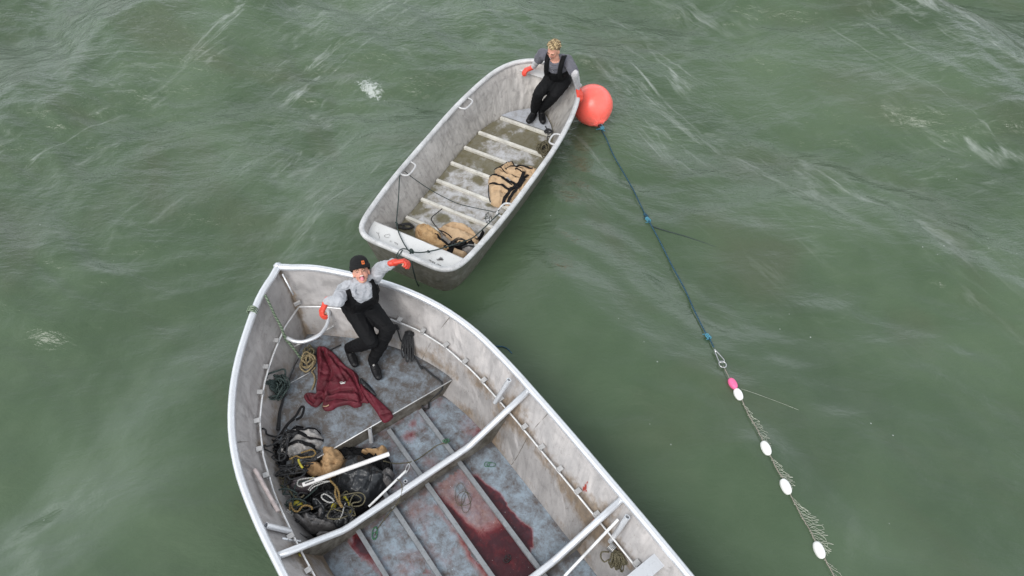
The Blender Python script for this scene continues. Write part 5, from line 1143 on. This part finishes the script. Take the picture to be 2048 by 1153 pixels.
def head(bm,c,f,u,s=1.):
    "skull, jaw, cheeks, brow, nose, ears and neck root"
    f,u,r=basis(f,u); m3=Matrix((r,f,u)).transposed()
    def e(a,b,cc,sx,sy,sz): sph(bm,c+(r*a+f*b+u*cc)*s,1,m3,(sx*s,sy*s,sz*s))
    e(0,-.012,.030,.076,.094,.086); e(0,.012,-.015,.066,.078,.082); e(0,.030,-.068,.046,.048,.040); e(0,.050,-.088,.026,.022,.020)
    e(.034,.048,-.030,.026,.028,.026); e(-.034,.048,-.030,.026,.028,.026); e(0,.070,.020,.052,.018,.016)
    e(0,.090,-.006,.010,.014,.022); e(0,.096,-.024,.012,.013,.010); e(.012,.090,-.026,.009,.010,.008); e(-.012,.090,-.026,.009,.010,.008)
    e(0,.078,-.048,.026,.014,.008); e(0,.072,-.072,.022,.014,.008)
    e(.077,-.008,-.008,.010,.020,.030); e(-.077,-.008,-.008,.010,.020,.030)
    return f,u,r,m3
def person(name,label,J,st):
    root=thing(name,label,'person',J['seat'])
    f,u=st['face']; F,U,Rr=basis(f,u); hc=J['head']
    hb,hip=J['neck'],J['hip']; tf=st['front']; ax_=(hb-hip).normalized(); side=(J['shL']-J['shR']).normalized(); fr=side.cross(ax_).normalized(); fr=fr if fr.dot(Vector(tf))>0 else -fr
    T3=Matrix((side,fr,ax_)).transposed()
    def torso(bm,g=0.,lo=0.,hi=1.):
        L=(hb-hip).length
        for t,w_,dd in ((0,.158,.115),(.12,.150,.110),(.28,.138,.105),(.45,.142,.112),(.6,.152,.118),(.74,.158,.115),(.86,.135,.095),(.94,.085,.07)):
            if lo<=t<=hi: sph(bm,hip+ax_*L*t+fr*.01,1,T3,(w_+g,dd+g,.075+g))
    # body: one continuous surface with head, neck, torso, arms, hands, legs and feet
    bm=BM(); head(bm,hc,F,U); limb(bm,[hb-ax_*.03,hb+(hc-hb)*.35,hc-U*.03-F*.02],[.062,.054,.052]); torso(bm)
    for k in 'RL':
        limb(bm,[J['sh'+k],J['el'+k],J['wr'+k]],[.052,.040,.027],False); limb(bm,[J['hi'+k],J['kn'+k]],[.082,.056],False); limb(bm,[J['kn'+k],J['an'+k]],[.054,.038],False)
        hand(bm,J['wr'+k],*st['hand'+k],.97,.0095); a=J['an'+k]; td=Vector(st['toe'+k]); td.z=0; td.normalize(); z_=st['z0'+k]+.045; limb(bm,[a,Vector((a.x,a.y,z_+.01)),Vector((a.x,a.y,z_))+td*.13],[.034,.030,.024],False)
    body=meld('body',bm,M['skin'],root,.006,3)
    def sk(p):
        q=p-hc; a,b,c_=q.dot(Rr),q.dot(F),q.dot(U); lip=math.exp(-((a/.027)**2+((c_+(.058 if not st['shout'] else .060))/.014)**2)) if b>.05 else 0
        chk=.35*(math.exp(-(((abs(a)-.042)/.02)**2+((c_+.03)/.022)**2))) if b>.03 else 0
        nose=.3*math.exp(-((a/.014)**2+((c_+.022)/.012)**2)) if b>.08 else 0
        eye=.55*math.exp(-(((abs(a)-.030)/.016)**2+((c_-.004)/.009)**2)) if b>.05 else 0
        st_=.5*float(sm(.03,.0,abs(a)*0+abs(c_+.07)*.4)) if False else 0
        return (min(1,lip*.8+chk+nose),eye,0)
    setmask(body,sk)
    # face
    m3=Matrix((Rr,F,U)).transposed()
    def fp(name,parts,mt,par=body):
        bm=BM()
        for a,b,cc,sx,sy,sz in parts: sph(bm,hc+Rr*a+F*b+U*cc,1,m3,(sx,sy,sz),3)
        return obj(name,bm,M[mt],par)
    if st['shout']:
        for s_ in (-1,1): fp('eye',[(s_*.029,.077,.006,.013,.006,.0042)],'eye')
        fp('mouth',[(0,.0835,-.056,.024,.009,.025)],'mouth'); fp('tongue',[(.001,.088,-.066,.017,.013,.022)],'tongue'); fp('teeth',[(0,.0900,-.038,.018,.004,.0045)],'teeth')
    else:
        for s_ in (-1,1): fp('eye',[(s_*.029,.079,.006,.010,.006,.0055)],'eye')
        fp('mouth',[(0,.086,-.058,.020,.006,.006)],'mouth'); fp('teeth',[(0,.0895,-.056,.014,.004,.003)],'teeth')
    for s_ in (-1,1):
        bm=BM(); limb(bm,[hc+Rr*(s_*.014)+F*.089+U*.018,hc+Rr*(s_*.030)+F*.086+U*.025,hc+Rr*(s_*.046)+F*.074+U*.018],[.0035,.0042,.003]); obj('eyebrow',bm,M['brow'],body)
    # upper garment
    L=(hb-hip).length
    if st['kind']=='hoodie':
        bm=BM(); torso(bm,.020,.1,.9)
        for k in 'RL':
            e_,w_=J['el'+k],J['wr'+k]; limb(bm,[hb.lerp(J['sh'+k],.55),J['sh'+k]],[.085,.080],False); limb(bm,[J['sh'+k],e_],[.080,.066],False); limb(bm,[e_,w_-(w_-e_).normalized()*.015],[.066,.044],False); limb(bm,[w_-(w_-e_).normalized()*.06,w_-(w_-e_).normalized()*.02],[.050,.041],False)
        for a in np.linspace(0,math.tau,19)[:-1]:
            c=hb+ax_*.035+side*math.cos(a)*.080+fr*(math.sin(a)*.074+.010)-ax_*(.020*math.sin(a)); limb(bm,[c,c+ax_*.03],[.032,.024],False)
        for a in (-.9,-.5,0,.5,.9): sph(bm,hb+side*a*.12-fr*.085+ax_*.02,.055)
        limb(bm,[hb+fr*.02,hb.lerp(hc,.30)+fr*.015,hb.lerp(hc,.5)-F*.01],[.075,.075,.066])
        sph(bm,hb+fr*.05+ax_*.0,.078); limb(bm,[hb+fr*.07-side*.03,hb+fr*.07+side*.03],[.062,.062],False)
        for a in (-.045,0,.045): limb(bm,[hb+side*a+fr*.045-ax_*.05,hb+side*a+fr*.060+ax_*.025],[.055,.036],False)
        meld('hoodie',bm,M['hoodie'],root,.007,6,.011,11,2)
        bm=BM(); 
        for s_ in (-1,1): tube(bm,catmull([hb+fr*.115+side*s_*.03-ax_*.01,hb+fr*.15+side*s_*.035-ax_*.07,hb+fr*.148+side*s_*.04-ax_*.12],4),.004,5)
        bm.free()
    else:
        bm=BM()
        for k in 'RL':
            e_,w_=J['el'+k],J['wr'+k]; m_=J['sh'+k].lerp(e_,.72); limb(bm,[m_,e_],[.056,.052],False); limb(bm,[e_,w_-(w_-e_).normalized()*.01],[.053,.036],False)
            bb=BM(); 
        torso(bm,.012,.3,.75); meld('undershirt',bm,M['sleeve_grey'],root,.006,5,.007,18,5)
        bm=BM(); torso(bm,.017,.1,.9)
        for k in 'RL':
            e_=J['el'+k]; limb(bm,[hb.lerp(J['sh'+k],.5),J['sh'+k]],[.078,.076],False); limb(bm,[J['sh'+k],J['sh'+k].lerp(e_,.82)],[.076,.070],False)
        for a in np.linspace(0,math.tau,15)[:-1]: sph(bm,hb-ax_*.005+side*math.cos(a)*.07+fr*(math.sin(a)*.06+.01),.022)
        meld('tee_shirt',bm,M['tee'],root,.006,5,.007,16,6)
    # bib overalls
    bm=BM(); torso(bm,.030,0,st['bib'])
    if st['kind']=='hoodie': torso(bm,.050,.12,.86); limb(bm,[hip+ax_*L*.75+fr*.075-side*.06,hip+ax_*L*.75+fr*.075+side*.06],[.075,.075],False); limb(bm,[hip+ax_*L*.85+fr*.105-side*.075,hip+ax_*L*.85+fr*.105+side*.075],[.062,.062],False); limb(bm,[hip+ax_*L*.95+fr*.105-side*.075,hip+ax_*L*.95+fr*.105+side*.075],[.045,.045],False)
    sph(bm,hip-ax_*.02,1,T3,(.185,.15,.11))
    for k in 'RL':
        h_,k_,a_=J['hi'+k],J['kn'+k],J['an'+k]; limb(bm,[h_.lerp(hip,.3),h_,k_],[.112,.116,.082],False); limb(bm,[k_,k_.lerp(a_,.45),a_+(k_-a_).normalized()*.03],[.082,.078,.062],False)
    meld('bib_overalls',bm,M['bib'],root,.008,6,.007,9,8)
    for s_ in (-1,1):
        off=.085 if st['kind']=='hoodie' else .082
        tp=[hip+ax_*L*.55+side*s_*(off+.015)+fr*.150,hip+ax_*L*.78+side*s_*(off+.012)+fr*.146,hb+side*s_*(off+.015)+fr*(.085+.03*(st['kind']=='hoodie'))-ax_*.01,hb+side*s_*(off+.02)+ax_*(.035+.02*(st['kind']=='hoodie')),hb+side*s_*(off+.015)-fr*.085-ax_*.01,hip+ax_*L*.7+side*s_*off-fr*.145]
        bm=BM(); q=catmull(tp,6)
        rows=[]
        for i,p in enumerate(q):
            t=(q[min(i+1,len(q)-1)]-q[max(0,i-1)]).normalized(); o_=(side-t*side.dot(t)).normalized()*st['strapw']/2; nn=t.cross(o_).normalized()*.006
            rows.append([bm.verts.new(x) for x in (p-o_-nn,p+o_-nn,p+o_+nn,p-o_+nn)])
        for A,B_ in zip(rows,rows[1:]):
            for i in range(4): bm.faces.new((A[i],A[(i+1)%4],B_[(i+1)%4],B_[i]))
        bm.faces.new(rows[0][::-1]); bm.faces.new(rows[-1]); bmesh.ops.recalc_face_normals(bm,faces=bm.faces); obj('shoulder_strap',bm,M['bib'],root)
    # gloves with fingers, boots
    for k in 'RL':
        bm=BM(); hand(bm,J['wr'+k],*st['hand'+k],1.2,.0118); e_,w_=J['el'+k],J['wr'+k]; limb(bm,[w_-(w_-e_).normalized()*.035,w_],[.038,.034],False); meld('glove',bm,M['glove'],root,.0042,3,.0014,40,4)
        b_=boot('boot',J['an'+k],st['toe'+k],(J['kn'+k]-J['an'+k]).normalized(),root,st['z0'+k])
        if st['kind']=='hoodie':
            bm=BM(); c=J['an'+k]+(J['kn'+k]-J['an'+k]).normalized()*(.075 if k=='R' else .0)+Vector((.02,-.056,0)) ; box(bm,c,Vector((.008,.004,.003)),Vector((0,.003,-.0)),Vector((.0,-.006,.022)),.001); obj('side_mark',bm,M['reflect'],b_)
    return root,body,(F,U,Rr,m3,hc)
def headwear(root,fr_):
    F,U,Rr,m3,hc=fr_; bm=BM(); rows=[]; prof=[(.020,.100),(.032,.104),(.045,.105),(.062,.103),(.085,.098),(.110,.088),(.130,.070),(.143,.045),(.150,.018)]
    for h,r in prof:
        rows.append([bm.verts.new(hc+U*(h+.004*math.sin(k*7.)+(.020 if h<.05 else 0)*(-math.sin(-k*math.tau/56))*0 - .022*(-1 if False else 1)*(math.sin(k*math.tau/56)<0)*abs(math.sin(k*math.tau/56))*(1-h/.15)) + (Rr*math.cos(k*math.tau/56)*r*.90+F*(math.sin(k*math.tau/56)*r-.012))*(1+.012*(k%2)*(h<.14))) for k in range(56)])
    for A,B_ in zip(rows,rows[1:]):
        for k in range(56): bm.faces.new((A[k],A[(k+1)%56],B_[(k+1)%56],B_[k]))
    bm.faces.new(rows[-1]); bmesh.ops.recalc_face_normals(bm,faces=bm.faces); o=obj('beanie',bm,M['beanie'],root)
    bm=BM(); rows=[]
    for h,r in ((.012,.1),(.010,.107),(.030,.112),(.052,.112),(.056,.106),(.040,.1)): rows.append([bm.verts.new(hc+U*(h-.016*max(0,-math.sin(k*math.tau/56)))+(Rr*math.cos(k*math.tau/56)*r*.90+F*(math.sin(k*math.tau/56)*r-.012))*(1+.010*(k%2))) for k in range(56)])
    for A,B_ in zip(rows,rows[1:]+rows[:1]):
        for k in range(56): bm.faces.new((A[k],A[(k+1)%56],B_[(k+1)%56],B_[k]))
    bmesh.ops.recalc_face_normals(bm,faces=bm.faces); obj('cuff',bm,M['beanie'],o)
    c=hc-Rr*.038+F*.089+U*.062; n=(c-(hc-F*.012)).normalized(); n=(n-U*n.dot(U)*.6).normalized(); x=U.cross(n).normalized()
    bm=BM(); box(bm,c+n*.004,x*.014,U*.018,n*.003,.001); p=obj('patch',bm,M['orange_patch'],o,False)
    bm=BM(); sph(bm,c+n*.008,1,Matrix((x,n,U)).transposed(),(.006,.0015,.009)); obj('emblem',bm,M['mouth'],p)
def curls(root,fr_):
    F,U,Rr,m3,hc=fr_; bm=BM(); rg=random.Random(9)
    sph(bm,hc+U*.042-F*.020,1,m3,(.078,.090,.076)); 
    for k in range(620):
        a=rg.uniform(0,math.tau); e=math.asin(rg.uniform(-.25,1)); d=Rr*math.cos(a)*math.cos(e)+F*math.sin(a)*math.cos(e)+U*math.sin(e)
        if d.dot(F)>.35 and d.dot(U)<.52: continue
        if d.dot(U)<.12 and d.dot(F)>-.1: continue
        short=d.dot(U)<.25
        c=hc+U*.036-F*.018+Rr*d.dot(Rr)*.082+F*d.dot(F)*.094+U*d.dot(U)*.084
        if short: sph(bm,c-d*.006,rg.uniform(.006,.009),sub=1)
        else: sph(bm,c+d*rg.uniform(0,.012),rg.uniform(.008,.014),sub=1)
    o=meld('hair',bm,M['hair'],root,.0038,1)
    def hm(p):
        q=p-(hc+U*.036-F*.018); l=q.length; return (float(sm(.102,.088,l)) if q.dot(U)>.02 else .5,0,0)
    setmask(o,hm)
# --- person in the large skiff, shouting up at the camera with arms out
hip=P(713,600,.93); nk=P(721,580,1.36)
J=dict(seat=(hip.x,hip.y,.86),hip=hip,neck=nk,head=P(722,546,1.50))
J['shR']=P(688,581,1.31); J['shL']=P(745,558,1.31)
J['elR']=reach((676,602),J['shR'],.25); J['wrR']=reach((653,604),J['elR'],.22,False)
J['elL']=reach((762,537),J['shL'],.27); J['wrL']=reach((786,526),J['elL'],.24)
J['hiR']=P(703,612,.93); J['hiL']=P(729,603,.93)
J['knR']=P(742,683,.78); J['anR']=P(697,697,.42); J['knL']=P(776,659,.84); J['anL']=P(745,722,.42)
cdir=Vector((0,0,CH))-J['head']
F1=(cdir.normalized()+Vector((0,-.03,.20))); up1=Vector((0,.5,1))+Vector((-.12,0,0))
st=dict(kind='hoodie',face=(F1,up1),front=Vector((.1,-1,0)),shout=True,bib=.80,strapw=.085,
    handR=((J['wrR']-J['elR'])*.3+Vector((-.25,-.6,-.25)),Vector((.6,-.2,-.6)),1,.75),handL=(Vector((.9,.1,.15)),Vector((0,-.7,-.7)),-1,.95),
    toeR=P(710,735,.3)-P(696,703,.3),toeL=P(757,762,.3)-P(742,725,.3),z0R=.305,z0L=.305)
r1,b1,f1=person('person','person in black beanie and grey hoodie shouting with both arms out in the large skiff',J,st)
f1=(f1[0],f1[1],f1[2],f1[3],f1[4]+f1[1]*.022); headwear(r1,f1)
# --- person sitting on the bow of the small skiff
hip=P(1117,152,.74); nk=P(1111,119,1.20)
J=dict(seat=(hip.x,hip.y,.6),hip=hip,neck=nk,head=P(1107,101,1.36))
J['shR']=P(1085,108,1.16); J['shL']=P(1135,121,1.14)
J['elR']=reach((1076,121),J['shR'],.27,False); J['wrR']=P(1066,135,.70)
J['elL']=reach((1150,148),J['shL'],.28); J['wrL']=P(1157,178,.72)
J['hiR']=P(1105,157,.72); J['hiL']=P(1127,161,.72)
J['knR']=P(1077,188,.60); J['anR']=P(1068,222,.26); J['knL']=P(1108,192,.58); J['anL']=P(1083,219,.28)
st=dict(kind='tee',face=(Vector((-.50,-.80,-.22)),Vector((-.12,-.30,1))),front=Vector((-.3,-1,0)),shout=False,bib=.66,strapw=.062,
    handR=(Vector((-.85,-.35,-.15)),Vector((.1,-.3,-1)),1,.62),handL=(Vector((.15,-.75,-.35)),Vector((-.5,0,-.8)),-1,.65),
    toeR=P(1047,246,.16)-P(1062,226,.16),toeL=P(1085,243,.16)-P(1080,222,.16),z0R=.165,z0L=.16)
r2,b2,f2=person('person','bareheaded person with curly blond hair and black bib sitting on the small skiff bow',J,st)
curls(r2,f2)
